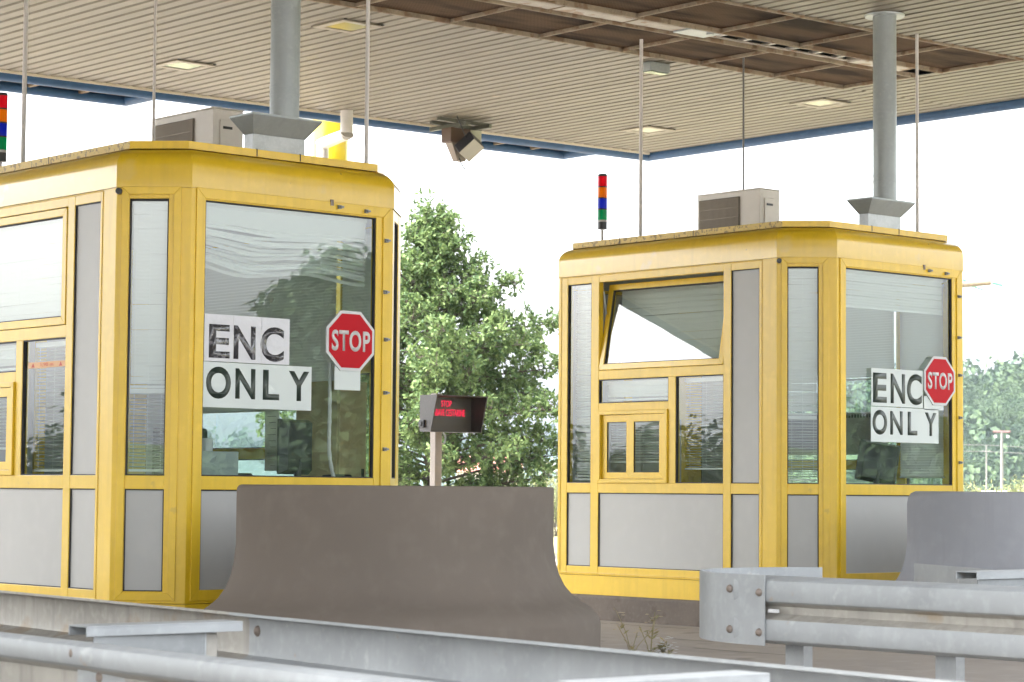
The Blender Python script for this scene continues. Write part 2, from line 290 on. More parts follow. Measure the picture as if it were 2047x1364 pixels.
def make_booth(x0, label, hopper_open, seed):
    rnd = random.Random(seed)
    B = thing('toll_booth', label, 'booth', (x0, 0, 0), 'yellow toll booths')
    fr = MB(); d0 = -.055
    def posts(F, lst, z0=ZB, z1=ZF):
        for a, b in lst: F.box(fr, a, b, z0, z1, d0, 0)
    def rails(F, spans, zs):
        for a, b in spans:
            for z0, z1 in zs: F.box(fr, a, b, z0, z1, d0, -.001)
    base = [(ZB, ZP0), (ZP1, ZS), (ZT, ZF)]
    # left face: panel column, wide column, narrow column
    F = FACES['left']
    posts(F, [(CH, .535), (.849, .935), (2.431, 2.528), (2.834, BL-CH)])
    rails(F, [(.535, .849), (.935, 2.431), (2.528, 2.834)], base)
    rails(F, [(.935, 2.431)], [(2.085, 2.165)]); rails(F, [(1.575, 2.431)], [(1.81, 1.878)])
    F.box(fr, 1.488, 1.575, ZS, 2.085, d0, -.001)
    F.ring(fr, .500, BL-CH-.03, ZB+.015, ZF-.004, .008, -.001, .005)
    panel(B, F, .535, .849, ZP0, ZP1); panel(B, F, .535, .849, ZS, ZT); panel(B, F, .935, 2.431, ZP0, ZP1); panel(B, F, 2.528, 2.834, ZP0, ZP1)
    window(B, F, 2.528, 2.834, ZS, ZT); window(B, F, .935, 1.488, ZS, 2.085); window(B, F, 1.575, 2.431, 1.878, 2.085)
    # service window with two sliding sashes
    sv = MB(); F.ring(sv, 1.575, 2.431, ZS, 1.81, .034, -.05, .016); sw = sv.build('service_window', YEL, B, bevel=.003)
    for a, b, dd in ((2.03, 2.395, -.012), (1.612, 2.045, .006)):
        q = MB(); F.ring(q, a, b, ZS+.036, 1.774, .062, dd-.022, dd, 0, .055); F.ring(q, a+.058, b-.058, ZS+.088, 1.716, .008, dd-.014, dd-.003, 1)
        q.build('sash', [YEL, RUB], sw, bevel=.002); q = MB(); F.quad(q, a+.066, b-.066, ZS+.096, 1.708, dd-.010); q.build('pane', GLASS, sw)
    # upper hopper window, hinged at its bottom edge, tilted inwards when open
    ang = R(9.5) if hopper_open else 0
    piv = Vector((.0, 0, 2.165)); M = Matrix.Translation(piv) @ Matrix.Rotation(ang, 4, 'Y') @ Matrix.Translation(-piv)
    q = MB(); F.ring(q, .940, 2.426, 2.168, ZT-.006, .052, -.045, .006); F.ring(q, .989, 2.377, 2.217, ZT-.055, .010, -.03, -.004, 1)
    h = q.build('hopper_window', [YEL, RUB], B, bevel=.003, M=M); q = MB(); F.quad(q, .997, 2.369, 2.225, ZT-.063, -.02); q.build('pane', GLASS, h, M=M)
    if hopper_open:
        q = MB(); q.tube([F.p(2.40, 2.86, -.03), F.p(2.40, 2.66, -.06)], .006); q.build('stay_arm', DUCT, h)
    # front-left chamfer
    F = FACES['fl']
    posts(F, [(0, .084), (.335, CL)]); rails(F, [(.084, .335)], base); F.ring(fr, .032, .418, ZB+.018, ZF+.004, .050, -.001, .010)
    panel(B, F, .084, .335, ZP0, ZP1); window(B, F, .084, .335, ZS, ZT-.005)
    # front
    F = FACES['front']
    posts(F, [(CH, .447), (1.826, BW-CH)]); rails(F, [(.447, 1.826)], base); F.ring(fr, .374, 1.948, ZB+.018, ZF+.004, .068, -.001, .010)
    panel(B, F, .447, 1.826, ZP0, ZP1); window(B, F, .447, 1.826, ZS, ZT)
    # hidden side chamfers, right and back walls
    for k in ('fr', 'br', 'bl'):
        F = FACES[k]; posts(F, [(0, .084), (.335, CL)]); rails(F, [(.084, .335)], base); panel(B, F, .084, .335, ZP0, ZP1); (window if k == 'fr' else panel)(B, F, .084, .335, ZS, ZT)
    F = FACES['right']
    posts(F, [(CH, .45), (.86, .96), (2.80, BL-CH)]); rails(F, [(.45, .86), (.96, 2.80)], base); rails(F, [(.45, .86)], [(1.93, 2.02)]); rails(F, [(.96, 2.80)], [(1.33, 1.41)])
    for a, b, zr in ((.45, .86, 1.93), (.96, 2.80, 1.33)): panel(B, F, a, b, ZP0, ZP1); window(B, F, a, b, ZS, zr); window(B, F, a, b, zr+(.09 if a < .5 else .08), ZT)
    F = FACES['back']
    posts(F, [(CH, .447), (1.11, 1.2), (1.826, BW-CH)]); rails(F, [(.447, 1.11), (1.2, 1.826)], base)
    for a, b in ((.447, 1.11), (1.2, 1.826)): panel(B, F, a, b, ZP0, ZP1); panel(B, F, a, b, ZS, ZT)
    fr.build('frame', YEL, B, bevel=.003)
    # cove, flashing, roof, plinth
    cv = MB(); rings = [octagon(-.006, ZF), octagon(-.006, 3.150)]
    for k in range(1, 9):
        a = k/8*math.pi/2; rings.append(octagon(-.006+.17*(1-math.cos(a)), 3.150+.125*math.sin(a)))
    rings.append(octagon(.24, 3.276)); cv.loft(rings, cap=False); cv.build('roof_cove', YCOVE, B, smooth=True, sharp=28)
    fl = MB(); oo = [octagon(.118, z) for z in (3.277, 3.327)]; ii = [octagon(.137, z) for z in (3.277, 3.327)]
    for k in range(8): j = (k+1) % 8; fl.hexa([oo[0][k], oo[0][j], ii[0][j], ii[0][k], oo[1][k], oo[1][j], ii[1][j], ii[1][k]], 0 if k in (7, 6, 5) else 1)
    fl.loft([octagon(.139, 3.282), octagon(.139, 3.318)])
    fo = fl.build('roof_flashing', [YFLASH, YEL], B)
    for Fk, a in (('front', .92), ('front', 1.27), ('left', 1.4), ('left', 2.3)): sm = MB(); FACES[Fk].box(sm, a-.004, a+.004, 3.278, 3.330, -.125, -.1165); sm.build('flashing_joint', RUB, fo)
    rf = MB(); rf.loft([octagon(.06, 2.965), octagon(.06, ZF-.002)]); rf.build('ceiling', INNER, B)
    pl = MB(); pl.loft([octagon(-.004, .214), octagon(-.004, .30), octagon(-.004, ZB-.003), octagon(.05, ZB-.003)]); pl.build('plinth', YEL, B)
    fl2 = MB(); fl2.loft([octagon(.06, .39), octagon(.06, .41)]); fl2.build('floor', KERB, B)
    # small fixings
    for Fk, a, z in (('front', 1.50, 2.985), ('front', 1.725, 2.975), ('front', 1.90, 2.79), ('front', 1.905, 2.12), ('front', 1.905, 1.76), ('front', 1.905, 1.38), ('front', 1.895, 2.44)):
        q = MB(); FACES[Fk].box(q, a-.012, a+.012, z-.012, z+.012, .009, .030); FACES[Fk].box(q, a-.004, a+.02, z-.006, z+.006, .0305, .042)
        q.build('clip', SHST, B)
    q = MB(); q.tube([Vector((.012, CH-.012, 2.985)), Vector((-.012, CH-.036, 2.985))], .020, 16); q.build('sensor_eye', BLACK, B, smooth=True)
    q = MB(); FACES['front'].box(q, 1.43, 1.455, 2.99, 3.03, -.004, .014); q.build('rusty_tag', BOLT, B)
    return B, rnd

BXR = 6.207
BA, rA = make_booth(0, 'nearer yellow toll booth with crinkled ENC sheets, all windows closed', False, 3)
BB, rB = make_booth(BXR, 'farther yellow toll booth on the right with one upper window tilted open', True, 8)
def blind(B, Fk, *a, **k):
    m = MB(); slats(m, FACES[Fk], *a, **k); return m.build('venetian_blind', BLIND, B)
for B, rn, op in ((BA, rA, False), (BB, rB, True)):
    if op: blind(B, 'left', .98, 2.41, 2.20, ZT-.02, 1.15, d=-.26, rnd=rn)
    else: blind(B, 'left', .98, 2.41, 2.18, ZT, 1.2, rnd=rn)
    blind(B, 'left', .96, 1.46, 1.30 if op else 1.21, 2.07, .12, rnd=rn); blind(B, 'left', 1.60, 2.41, 1.90, 2.07, 1.1, rnd=rn)
    blind(B, 'left', 1.64, 2.37, 1.36, 1.80, .4, rnd=rn); blind(B, 'left', 2.54, 2.82, 1.21, ZT, .75, rnd=rn)
    blind(B, 'fl', .095, .325, 1.74, ZT, 1.0 if op else 1.2, d=-.07, rnd=rn); blind(B, 'fl', .095, .325, 1.21, 1.735, .22, d=-.07, rnd=rn)
    blind(B, 'right', .945, 2.86, 2.13 if op else 1.68, ZT, 1.08, wid=.029); blind(B, 'right', .40, .875, 1.25 if op else 2.03, ZT, 1.05, wid=.029)
    blind(B, 'fr', .09, .33, 1.21, ZT, .5, d=-.07, rnd=rn)
blind(BB, 'front', .46, 1.815, 2.63, ZT, .95, rnd=rB)
# tangled blind gathered at the top of the nearer booth's front window
m = MB(); F = FACES['front']; F.box(m, .46, 1.815, ZT-.03, ZT, -.115, -.085)
for i in range(34):
    z = ZT-.035-.0112*i; t = rA.uniform(-1.1, 1.1) if i > 8 else .9; am = .05*i/34; ph = rA.uniform(0, .5)+i*.02; w = .5*.025*math.cos(t); h = .5*.025*math.sin(t); n = 14; prev = None
    for k in range(n+1):
        u = k/n; a = .465+1.345*u; dz = am*(math.sin(2.6*u*math.pi+ph*3)*.6-.5*math.sin(math.pi*u)*rA.uniform(.9, 1.1)) - .02*u*i/34
        cur = [F.p(a, z+dz-h, -.1-w), F.p(a, z+dz+h, -.1+w)]
        if prev: m.add([prev[0], cur[0], cur[1], prev[1]], [(0, 1, 2, 3)])
        prev = cur
m.build('venetian_blind', BLIND, BA)

# ------------------------------------------------------------------ signs and papers on the booths
def stop_sign(x0, cx, cz, r, label):
    t = thing('stop_sign', label, 'sign', (x0+cx, -.012, cz), 'stop signs on the booth windows')
    def octo(rr, z0): return [Vector((rr*math.cos(R(22.5+45*k))/math.cos(R(22.5)), z0, rr*math.sin(R(22.5+45*k))/math.cos(R(22.5)))) for k in range(8)]
    q = MB(); q.loft([octo(r, .008), octo(r, -.004)]); q.build('sign_plate', WSIGN, t)
    q = MB(); q.loft([octo(r*.90, -.0045), octo(r*.90, -.0062)]); q.build('red_field', RED, t)
    M = Matrix(((1, 0, 0, -r*.79), (0, 0, -1, -.0064), (0, 1, 0, -r*.35), (0, 0, 0, 1)))
    text_mesh('lettering', 'STOP', WSIGN, t, M, r*1.60, r*.70, .0012, .026, 1.10); return t
stop_sign(0, 1.607, 2.096, .200, 'red octagonal STOP sign above a blank pale card, on the nearer booth window')
stop_sign(BXR, 1.637, 2.062, .205, 'red octagonal STOP sign overlapping the ENC paper on the farther booth window')
def notice(x0, a, b, z0, z1, words, label, pm, im, grp, y=-.003):
    """words: list of (text, x, width, zlow, height) in metres from the sheet's lower left corner"""
    t = thing('paper_notice', label, 'notice', (x0+a, y, z0), grp); n = len(words); w = b-a
    q = MB(); q.box((0, -.0016, 0), (w, 0, z1-z0)); sh = q.build('sheet', pm, t)
    for (tx, x, ww, zl, hh) in words:
        M = Matrix(((1, 0, 0, x), (0, 0, -1, -.0018), (0, 1, 0, zl), (0, 0, 0, 1))); text_mesh('letter', tx, im, t, M, ww, hh, .0008, .030)
    return t
GN = 'paper lane notices on the booth windows'
t = notice(0, .450, 1.115, 1.915, 2.216, [('E', .035, .16, .022, .215), ('N', .225, .17, .022, .215), ('C', .435, .185, .016, .225)], 'crinkled plastic sleeved sheets reading ENC on the nearer booth window', PAPERW, INKW, GN)
q = MB()
for k in range(1, 3): q.box((.2217*k-.002, -.0030, 0), (.2217*k+.002, -.0018, .30))
q.build('sleeve_edge', WSIGN, t)
notice(0, .448, 1.297, 1.622, 1.910, [('O', .02, .19, .055, .205), ('N', .245, .155, .060, .195), ('L', .46, .13, .060, .195), ('Y', .665, .165, .060, .195)], 'flat pale sheets reading ONLY with wide gaps on the nearer booth window', PAPER, INK, GN)
notice(BXR, .762, 1.425, 1.828, 2.138, [('E', .02, .175, .028, .245), ('N', .245, .185, .028, .245), ('C', .455, .195, .022, .258)], 'flat pale sheets reading ENC beside the farther booth STOP sign', PAPER, INK, GN)
notice(BXR, .756, 1.632, 1.535, 1.822, [('O', .02, .185, .058, .205), ('N', .245, .16, .062, .195), ('L', .47, .125, .062, .195), ('Y', .695, .155, .062, .195)], 'flat pale sheets reading ONLY below the farther booth STOP sign', PAPER, INK, GN)
q = MB(); q.box((1.486, -.0046, 1.768), (1.702, -.003, 1.93)); tag(q.build('blank_card', PAPER), 'small blank pale card under the nearer booth STOP sign', 'card')
q = MB(); q.box((BXR+1.44, -.0046, 1.815), (BXR+1.70, -.0034, 1.93)); tag(q.build('blank_card', PAPER), 'blank pale card peeking out below the farther booth STOP sign', 'card')
# height limit tape on the left window of the nearer booth
tp = thing('warning_tape', 'pale orange height tape reading 1,90 m on the nearer booth side window', 'sticker', (-.003+.0, 0, 0))
tb = mat('tape_orange', (.62, .33, .14), .5); tr = mat('tape_red', (.5, .05, .02), .5); F = FACES['left']
q = MB(); F.box(q, .955, 1.44, 1.895, 1.935, -.024, -.0212); q.build('band', tb, tp)
text_mesh('lettering', '1,90 m', tr, tp, F.mat(1.275, 1.902, -.0208), .16, .026, .0006, .004)
for s in (1.375, 1.02):
    q = MB(); q.add([F.p(s-.022, 1.901, -.0205), F.p(s+.022, 1.901, -.0205), F.p(s, 1.93, -.0205)], [(0, 1, 2)]); q.build('triangle', tr, tp)

# ------------------------------------------------------------------ inside the booths
def monitor(p, rz, label, w=.40, h=.30):
    t = thing('monitor', label, 'monitor', p, None, rz)
    q = MB(); q.loft([[Vector((x*w/2, .02, z)) for x, z in ((-1, .10), (1, .10), (1, .10+h), (-1, .10+h))], [Vector((x*w/2, 0, z)) for x, z in ((-1, .10), (1, .10), (1, .10+h), (-1, .10+h))], [Vector((x*w*.4, -.05, z)) for x, z in ((-1, .13), (1, .13), (1, .08+h), (-1, .08+h))]]); q.build('housing', BLACK, t, bevel=.006)
    q = MB(); q.tube([(0, -.03, .0), (0, -.03, .2)], .025); q.tube([(0, -.02, 0), (0, -.02, .015)], .11, 20); q.build('stand', BLACK, t); return t
def desk(x0, label):
    t = thing('desk', label, 'desk', (x0, 0, 0)); q = MB(); q.box((.40, .08, 1.075), (2.2, .62, 1.105)); q.build('desk_top', INNER, t, bevel=.004)
    for x in (.5, 1.9): q = MB(); q.box((x, .14, .412), (x+.05, .56, 1.074)); q.build('leg', INNER, t)
desk(0, 'pale desk behind the front window of the nearer booth'); desk(BXR, 'pale desk behind the front window of the farther booth')
monitor((1.46, .40, 1.106), R(20), 'black monitor seen from behind under the ONLY sheets of the nearer booth', .36, .37)
t = monitor((BXR+1.22, .36, 1.106), R(-30), 'dark tilted monitor in the farther booth below the ONLY sheets', .36, .34); t.rotation_euler = (0, R(9), R(-30))
def terminal(p, rz, label):
    t = thing('card_terminal', label, 'terminal', p, None, rz); q = MB(); q.loft([[Vector((x, y, z)) for x, z in ((-.10, 0), (.10, 0), (.10, b), (-.10, b))] for y, b in ((-.06, .05), (-.02, .105), (.07, .10), (.12, .03))]); q.build('body', BLACK, t, bevel=.01)
    q = MB(); q.box((-.05, -.052, .055), (.05, -.046, .075)); q.build('display', PANEL, t)
terminal((.97, .36, 1.106), R(-20), 'rounded black card terminal between grey screen and monitor, nearer booth desk')
terminal((1.80, .34, 1.106), R(10), 'black card terminal right of the monitor on the nearer booth desk')
q = MB(); q.box((.455, .10, 1.106), (.80, .13, 1.345)); q.box((.455, .1305, 1.106), (.485, .40, 1.34)); tag(q.build('desk_screen', mat('grey_green_board', (.30, .34, .34), .4), bevel=.004), 'low grey green screen at the lower left of the nearer booth front window', 'screen')
q = MB(); q.tube([(.64, .24, 1.106), (.64, .24, 1.43)], .045, 20); tag(q.build('paper_roll', WSIGN, smooth=True), 'white paper roll standing behind the grey green desk screen', 'paper roll')
q = MB(); q.box((2.205, 1.62, 1.24), (2.208, 1.79, 1.70)); pl_ = thing('price_list', 'tall white price list on the far side window of the nearer booth', 'notice', (0, 0, 0)); q.build('sheet', mat('thin_paper', (.72, .74, .72), .6, trans=.5), pl_)
q = MB()
for k in range(9): q.box((2.2035, 1.65, 1.28+.045*k), (2.2045, 1.72+.02*(k % 3), 1.283+.045*k))
q.build('printed_lines', INK, pl_)
# flexible cable hose just inside the glass
pts = [Vector((1.487+.012*math.sin(k/5)*.3+max(0, (k-14))**2*.0009, .05, 1.95-.036*k)) for k in range(24)]
q = MB(); q.tube(pts, [.014 if i % 2 else .0115 for i in range(24)], 10); tag(q.build('cable_hose', RODM, smooth=True), 'ribbed grey cable hose hanging inside the nearer booth front window', 'hose')
def cabinet(p, s, label, m):
    q = MB(); q.box((0, 0, 0), s); t = thing('cabinet', label, 'cabinet', p); q.build('carcass', m, t, bevel=.006)
    q = MB(); q.box((.01, -.012, .02), (s[0]-.01, -.001, s[2]-.02)); q.build('door', m, t, bevel=.004); q = MB(); q.box((s[0]*.8, -.03, s[2]*.5), (s[0]*.85, -.0125, s[2]*.58)); q.build('handle', BLACK, t)
cabinet((1.93, .55, .412), (.26, .48, 1.45), 'pale cabinet inside the nearer booth behind the hose', mat('cream_cabinet', (.5, .42, .22), .5))
cabinet((BXR+.45, 2.35, .412), (.5, .40, 1.35), 'grey cabinet inside the farther booth near its back', INNER)
def chair(p, rz, label):
    t = thing('office_chair', label, 'chair', p, None, rz); q = MB(); q.box((-.22, -.22, .46), (.22, .22, .54)); q.build('seat', BLACK, t, bevel=.03); q = MB(); q.box((-.2, .22, .62), (.2, .28, 1.12)); q.build('backrest', BLACK, t, bevel=.025)
    q = MB(); q.tube([(0, 0, .06), (0, 0, .46)], .03); q.build('column', DARK, t)
    q = MB()
    for k in range(5): q.tube([(0, 0, .07), (.26*math.cos(k*1.2566), .26*math.sin(k*1.2566), .04)], .02, 8)
    q.box((-.02, .2, .5), (.02, .24, .7)); q.build('base', DARK, t)
t = thing('wall_heater', 'grey slotted heater on the far wall inside the farther booth', 'heater', (BXR+2.12, 1.03, 1.46)); q = MB(); q.box((0, 0, 0), (.12, 1.25, .38)); q.build('casing', PANEL, t, bevel=.02); q = MB()
for k in range(35): q.box((-.004, .04+.034*k, .33), (-.0005, .058+.034*k, .36))
q.build('vent_slots', BLACK, t)
chair((1.2, 1.25, .412), R(-15), 'black office chair inside the nearer booth'); chair((BXR+1.15, 1.3, .412), R(10), 'black office chair inside the farther booth')

# ------------------------------------------------------------------ roof equipment
def ac_unit(p, label):
    """p = front lower left corner; long side runs back along +y, its fan side faces -x"""
    t = thing('air_conditioner', label, 'air conditioner', p, 'air conditioners on the booth roofs')
    w, l, h = .27, .80, .62
    q = MB(); q.box((0, 0, .04), (w, l, h-.012)); q.box((-.006, -.006, h-.011), (w+.006, l+.006, h)); q.build('casing', ACW, t, bevel=.008)
    q = MB(); q.box((-.012, .25, .06), (-.0005, l-.03, h-.06)); g = q.build('fan_grille', GRILLE, t, bevel=.004)
    q = MB(); n = 34
    for k in range(n): y = .262+(l-.304)*k/(n-1); q.box((-.020, y-.0025, .068), (-.0125, y+.0025, h-.068))
    for k in range(5): z = .1+.09*k; q.box((-.024, .26, z-.002), (-.0202, l-.04, z+.002))
    q.build('grille_bars', mat('grille_bar', (.36, .32, .27), .5), g)
    q = MB(); q.box((.055, -.012, .10), (.185, -.001, h-.09)); c = q.build('service_cover', ACW, t, bevel=.006)
    q = MB(); q.box((.08, -.018, h-.16), (.16, -.0125, h-.14)); q.tube([(.15, -.0125, .29), (.15, -.016, .29)], .008, 12)
    for k in range(6): q.box((.085, -.015, .14+.02*k), (.155, -.0125, .147+.02*k))
    q.build('louvre', BLACK, c)
    for y in (.1, l-.16):
        q = MB(); q.box((.02, y, -.06), (w-.02, y+.06, .039)); q.build('foot', DARK, t)
    return t
for x0, px, py, lab in ((0, 427, 213, 'dusty white air conditioner on the nearer booth roof beside the duct hood'), (BXR, 1519, 375, 'dusty white air conditioner on the farther booth roof')):
    c = onx(px, py, x0+1.86); ac_unit((c.x, c.y, c.z-.62), lab)
def vent_duct(x0, y0, zt, label):
    t = thing('ventilation_duct', label, 'duct', (x0, y0, 3.319), 'ventilation ducts from booth roof to canopy')
    q = MB(); q.box((-.30, -.07, 0), (.12, .03, .115)); q.build('duct_box', mat('bright_zinc', (.42, .44, .45), .4, metal=.5, var=.2, vscale=9), t, bevel=.002)
    q = MB(); lo = [Vector(p) for p in ((-.302, -.072, .1155), (.122, -.072, .1155), (.122, .032, .1155), (-.302, .032, .1155))]; hi = [Vector(p) for p in ((-.37, -.17, .225), (.19, -.17, .225), (.19, .10, .225), (-.37, .10, .225))]
    q.loft([lo, hi, [v + Vector((0, 0, .014)) for v in hi]]); q.build('hood', DUCT, t)
    H = zt-3.319; q = MB(); q.tube([(0, 0, .24), (0, 0, H)], .0985, 40); q.build('pipe', DUCT, t, smooth=True)
    for z in (.41, .46, 1.0, 1.05):
        q = MB(); q.tube([(0, 0, z-.006), (0, 0, z+.006)], .102, 40); q.build('pipe_seam', DUCT, t, smooth=True)
    q = MB(); q.tube([(0, 0, H-.022), (0, 0, H-.006)], [.165, .17], 40); q.build('collar', DUCT, t, smooth=True)
def ZC(x): return 5.12 + .0102*(x-4)       # soffit height
vent_duct(1.205, .215, ZC(1.2), 'grey zinc duct rising from the nearer booth roof to the canopy')
vent_duct(BXR+1.205, .215, ZC(7.4), 'grey zinc duct with round collar rising from the farther booth roof')
def light_tower(p, label):
    t = thing('signal_tower', label, 'signal light', p, 'four colour signal towers on the booth roofs')
    q = MB(); q.tube([(0, 0, 0), (0, 0, .16)], .012, 12); q.build('stem', RODM, t, smooth=True)
    q = MB(); q.tube([(0, 0, .16), (0, 0, .225)], .042, 24); q.build('base', BLACK, t, smooth=True)
    q = MB(); q.tube([(0, 0, .2255), (0, 0, .243)], .0435, 24); q.build('ring', WSIGN, t, smooth=True)
    z = .244
    for nm, c in (('green', (.0, .55, .26)), ('blue', (.03, .09, .8)), ('orange', (1, .42, .01)), ('red', (.95, .02, .07))):
        mm = MATS.get('lens_'+nm) or MATS.setdefault('lens_'+nm, lens_mat('lens_'+nm, c))
        q = MB(); q.tube([(0, 0, z), (0, 0, z+.092)], .042, 24); l = q.build('lens', mm, t, smooth=True); l['label'] = nm+' lens'
        q = MB(); q.tube([(0, 0, z+.0922), (0, 0, z+.1018)], .0435, 24); q.build('ring', BLACK, t, smooth=True); z += .102
    q = MB(); q.tube([(0, 0, z), (0, 0, z+.012)], [.0435, .036], 24); q.build('cap', BLACK, t, smooth=True)
tp_ = atd(1204, 460, 21.25); light_tower((tp_.x, tp_.y, tp_.z-.155), 'red orange blue green signal tower standing clear on the farther booth roof')
tp_ = atd(1, 325, 17.05); light_tower((tp_.x, tp_.y, tp_.z-.155), 'red orange blue green signal tower cut by the left picture edge')
def rod(x, y, r, label, m=RODM):
    t = thing('roof_rod', label, 'rod', (x, y, 3.319), 'thin rods between booth roofs and canopy'); H = ZC(x)-3.319+.02
    q = MB(); q.tube([(0, 0, 0), (0, 0, H)], r, 14); q.build('tube', m, t, smooth=True); q = MB(); q.tube([(0, 0, 0), (0, 0, .012)], r*2.2, 16); q.build('foot', DUCT, t, smooth=True)
rod(.493, 2.41, .0165, 'white rod at far left, right of the cut off signal tower'); rod(1.77, 2.70, .011, 'thin white rod just left of the nearer air conditioner'); r3a = onx(732, 322, 2.14); r3b = onx(1834, 460, BXR+2.14)
rod(2.14, r3a.y, .0145, 'white rod at the right end of the nearer booth roof')
rod(6.74, 2.46, .0165, 'white rod between signal tower and air conditioner on the farther booth'); rod(8.08, 2.46, .009, 'thin dark grey rod behind the farther air conditioner', RODD); rod(BXR+2.14, r3b.y, .0145, 'white rod right of the duct on the farther booth roof')

# ------------------------------------------------------------------ canopy (built flat, then laid on its slight cross fall)
CX0, CX1, CY0, CY1 = -40.0, 12.0, -7.6, 7.63  # front edge is out of view; its reach is set to balance the light
can = thing('canopy', 'large flat canopy with cream ribbed soffit, brown mesh strip and blue edge', 'canopy', (4, 0, 5.12)); can.rotation_euler = (0, -.0102, 0)
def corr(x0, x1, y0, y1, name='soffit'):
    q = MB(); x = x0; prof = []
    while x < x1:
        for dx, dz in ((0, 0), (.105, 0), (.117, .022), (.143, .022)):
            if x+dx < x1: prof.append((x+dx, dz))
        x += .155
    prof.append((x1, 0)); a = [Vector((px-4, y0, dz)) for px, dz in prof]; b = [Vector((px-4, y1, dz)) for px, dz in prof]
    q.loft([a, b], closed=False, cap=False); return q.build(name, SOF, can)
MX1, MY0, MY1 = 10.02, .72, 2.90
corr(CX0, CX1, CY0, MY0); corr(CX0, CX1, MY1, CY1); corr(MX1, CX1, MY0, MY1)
q = MB(); q.box((CX0-4, CY0, .35), (CX1-4, CY1, .75)); q.build('roof', DARK, can)
q = MB()
for a, b in (((CX0, CY1), (CX1, CY1)), ((CX1, CY1), (CX1, CY0)), ((CX1, CY0), (CX0, CY0)), ((CX0, CY0), (CX0, CY1))): q.tube([(a[0]-4, a[1]+.055, -.012), (b[0]-4, b[1]+.055, -.012)], .075, 16)
q.build('edge_tube', BLUE, can, smooth=True)
q = MB(); q.box((CX0-4, CY1+.07, -.05), (CX1-4+.07, CY1+.12, .76)); q.box((CX1-4+.075, CY0, -.05), (CX1-4+.12, CY1+.12, .76)); q.box((CX0-4, CY0-.12, -.05), (CX1-4, CY0-.03, .76)); q.build('fascia', BLUE, can)
q = MB(); q.box((CX0-4, CY1-.045, -.022), (CX1-4-.02, CY1-.012, .004)); q.box((CX1-4-.045, CY0, -.022), (CX1-4-.012, CY1-.05, .004)); q.build('white_trim', mat('cream_trim', (.62, .56, .45), .5), can)
MC0, MC1 = 1.66, 1.99                                   # service channel between the two rows of mesh
nb = 0; x = MX1
while x > -3:
    for y0, y1 in ((MY0, MC0), (MC1, MY1)):
        q = MB(); q.box((x-1.03-4, y0+.02, .022), (x-4, y1-.02, .030)); q.build('mesh_panel', MESHM, can)
        q = MB(); q.box((x-.016-4, y0+.016, -.010), (x+.016-4, y1-.016, .020)); q.build('crossbar', RUST, can)
    x -= 1.03
for y in (MY0, MC0, MC1, MY1):
    q = MB(); q.box((-8, y-.013, -.018), (MX1-4, y+.013, .024)); q.build('edge_beam', RUST, can)
TUB = mat('rusty_tube', (.42, .38, .32), .5, var=.25, vscale=5, spots=[((.25, .13, .05), 5, .55, .8)])
for xa, xb in ((-12, 6.62), (8.95, MX1-.3)): q = MB(); q.box((xa-4, MC0+.10, .002), (xb-4, MC1-.03, .09)); q.build('channel_tube', TUB, can, bevel=.02)
for y in (MC0+.05, MC1-.06): q = MB(); q.box((7.02-4, y-.02, .012), (8.94-4, y+.02, .022)); q.build('ladder_rail', TUB, can)
for xj in (4.3, 5.15, 6.0): q = MB(); q.box((xj-4-.006, MC0+.09, -.004), (xj-4+.006, MC1-.02, .001)); q.build('tube_joint', RUST, can)
q = MB(); q.box((CX0-4, MY0-.1, .28), (MX1-4, MY1+.1, .34)); q.build('dark_void', DARK, can)
for k in range(6): lad = MB(); lad.box((7.15+.32*k-4, MC0+.02, .022), (7.19+.32*k-4, MC1-.02, .046)); lad.build('ladder_rung', WHITEM, can)
q = MB(); q.box((6.62-4, MC0+.06, -.01), (7.0-4, MC1-.05, .046)); q.tube([(6.9-4, MC0+.1, -.02), (6.9-4, MC0+.1, .03)], .035, 16); q.build('junction_bracket', DUCT, can, bevel=.004)
for xa, xb in ((3.30, 5.06), (9.50, 11.24), (-2.9, -1.14)):
    q = MB(); q.box((xa-4, CY1+.13, .03), (xb-4, 8.35, .04)); q.build('mesh_panel', MESHM, can)
    q = MB()
    for a, b in (((xa, CY1+.15), (xa, 8.38)), ((xa, 8.38), (xb, 8.38)), ((xb, 8.38), (xb, CY1+.15))): q.tube([(a[0]-4, a[1], .0), (b[0]-4, b[1], .0)], .062, 14)
    q.box((xa-4-.06, CY1+.13, .05), (xb-4+.06, 8.44, .6)); q.build('bay_edge', BLUE, can, smooth=True)
    for k in (1, 2):
        q = MB(); xx = xa+(xb-xa)*k/3; q.box((xx-.02-4, CY1+.13, .0), (xx+.02-4, 8.32, .028)); q.build('crossbar', RUST, can)
def canopy_light(x, y, label, warm):
    t = thing('canopy_light', label, 'ceiling light', (x, y, ZC(x)), 'square recessed lights in the canopy soffit')
    q = MB()
    for a, b in (((-.22, -.22), (.22, -.15)), ((-.22, .15), (.22, .22)), ((-.22, -.149), (-.15, .149)), ((.15, -.149), (.22, .149))): q.box((*a, -.018), (*b, -.004))
    q.build('frame', mat('light_frame', (.25, .22, .165), .5), t, bevel=.003)
    q = MB(); q.box((-.149, -.149, -.011), (.149, .149, -.006)); q.build('diffuser', warm, t)
    for s in (-1, 1): q = MB(); q.box((s*.20-.01, -.245, -.010), (s*.20+.01, .245, -.0035)); q.build('rim_strip', RUB, t)
G1 = mat('greenish_diffuser', (.2, .25, .2), .12); G2 = mat('white_diffuser', (.36, .34, .30), .2); G3 = mat('reflection_yellow_diffuser', (.40, .35, .16), .12)  # last one: reflection of the yellow booth roof put into the glass colour
canopy_light(4.32, 6.19, 'recessed light with greenish glass above the nearer air conditioner', G1); canopy_light(4.30, 3.60, 'recessed light with a yellow reflection tinted into its glass right of the nearer zinc duct', G3)
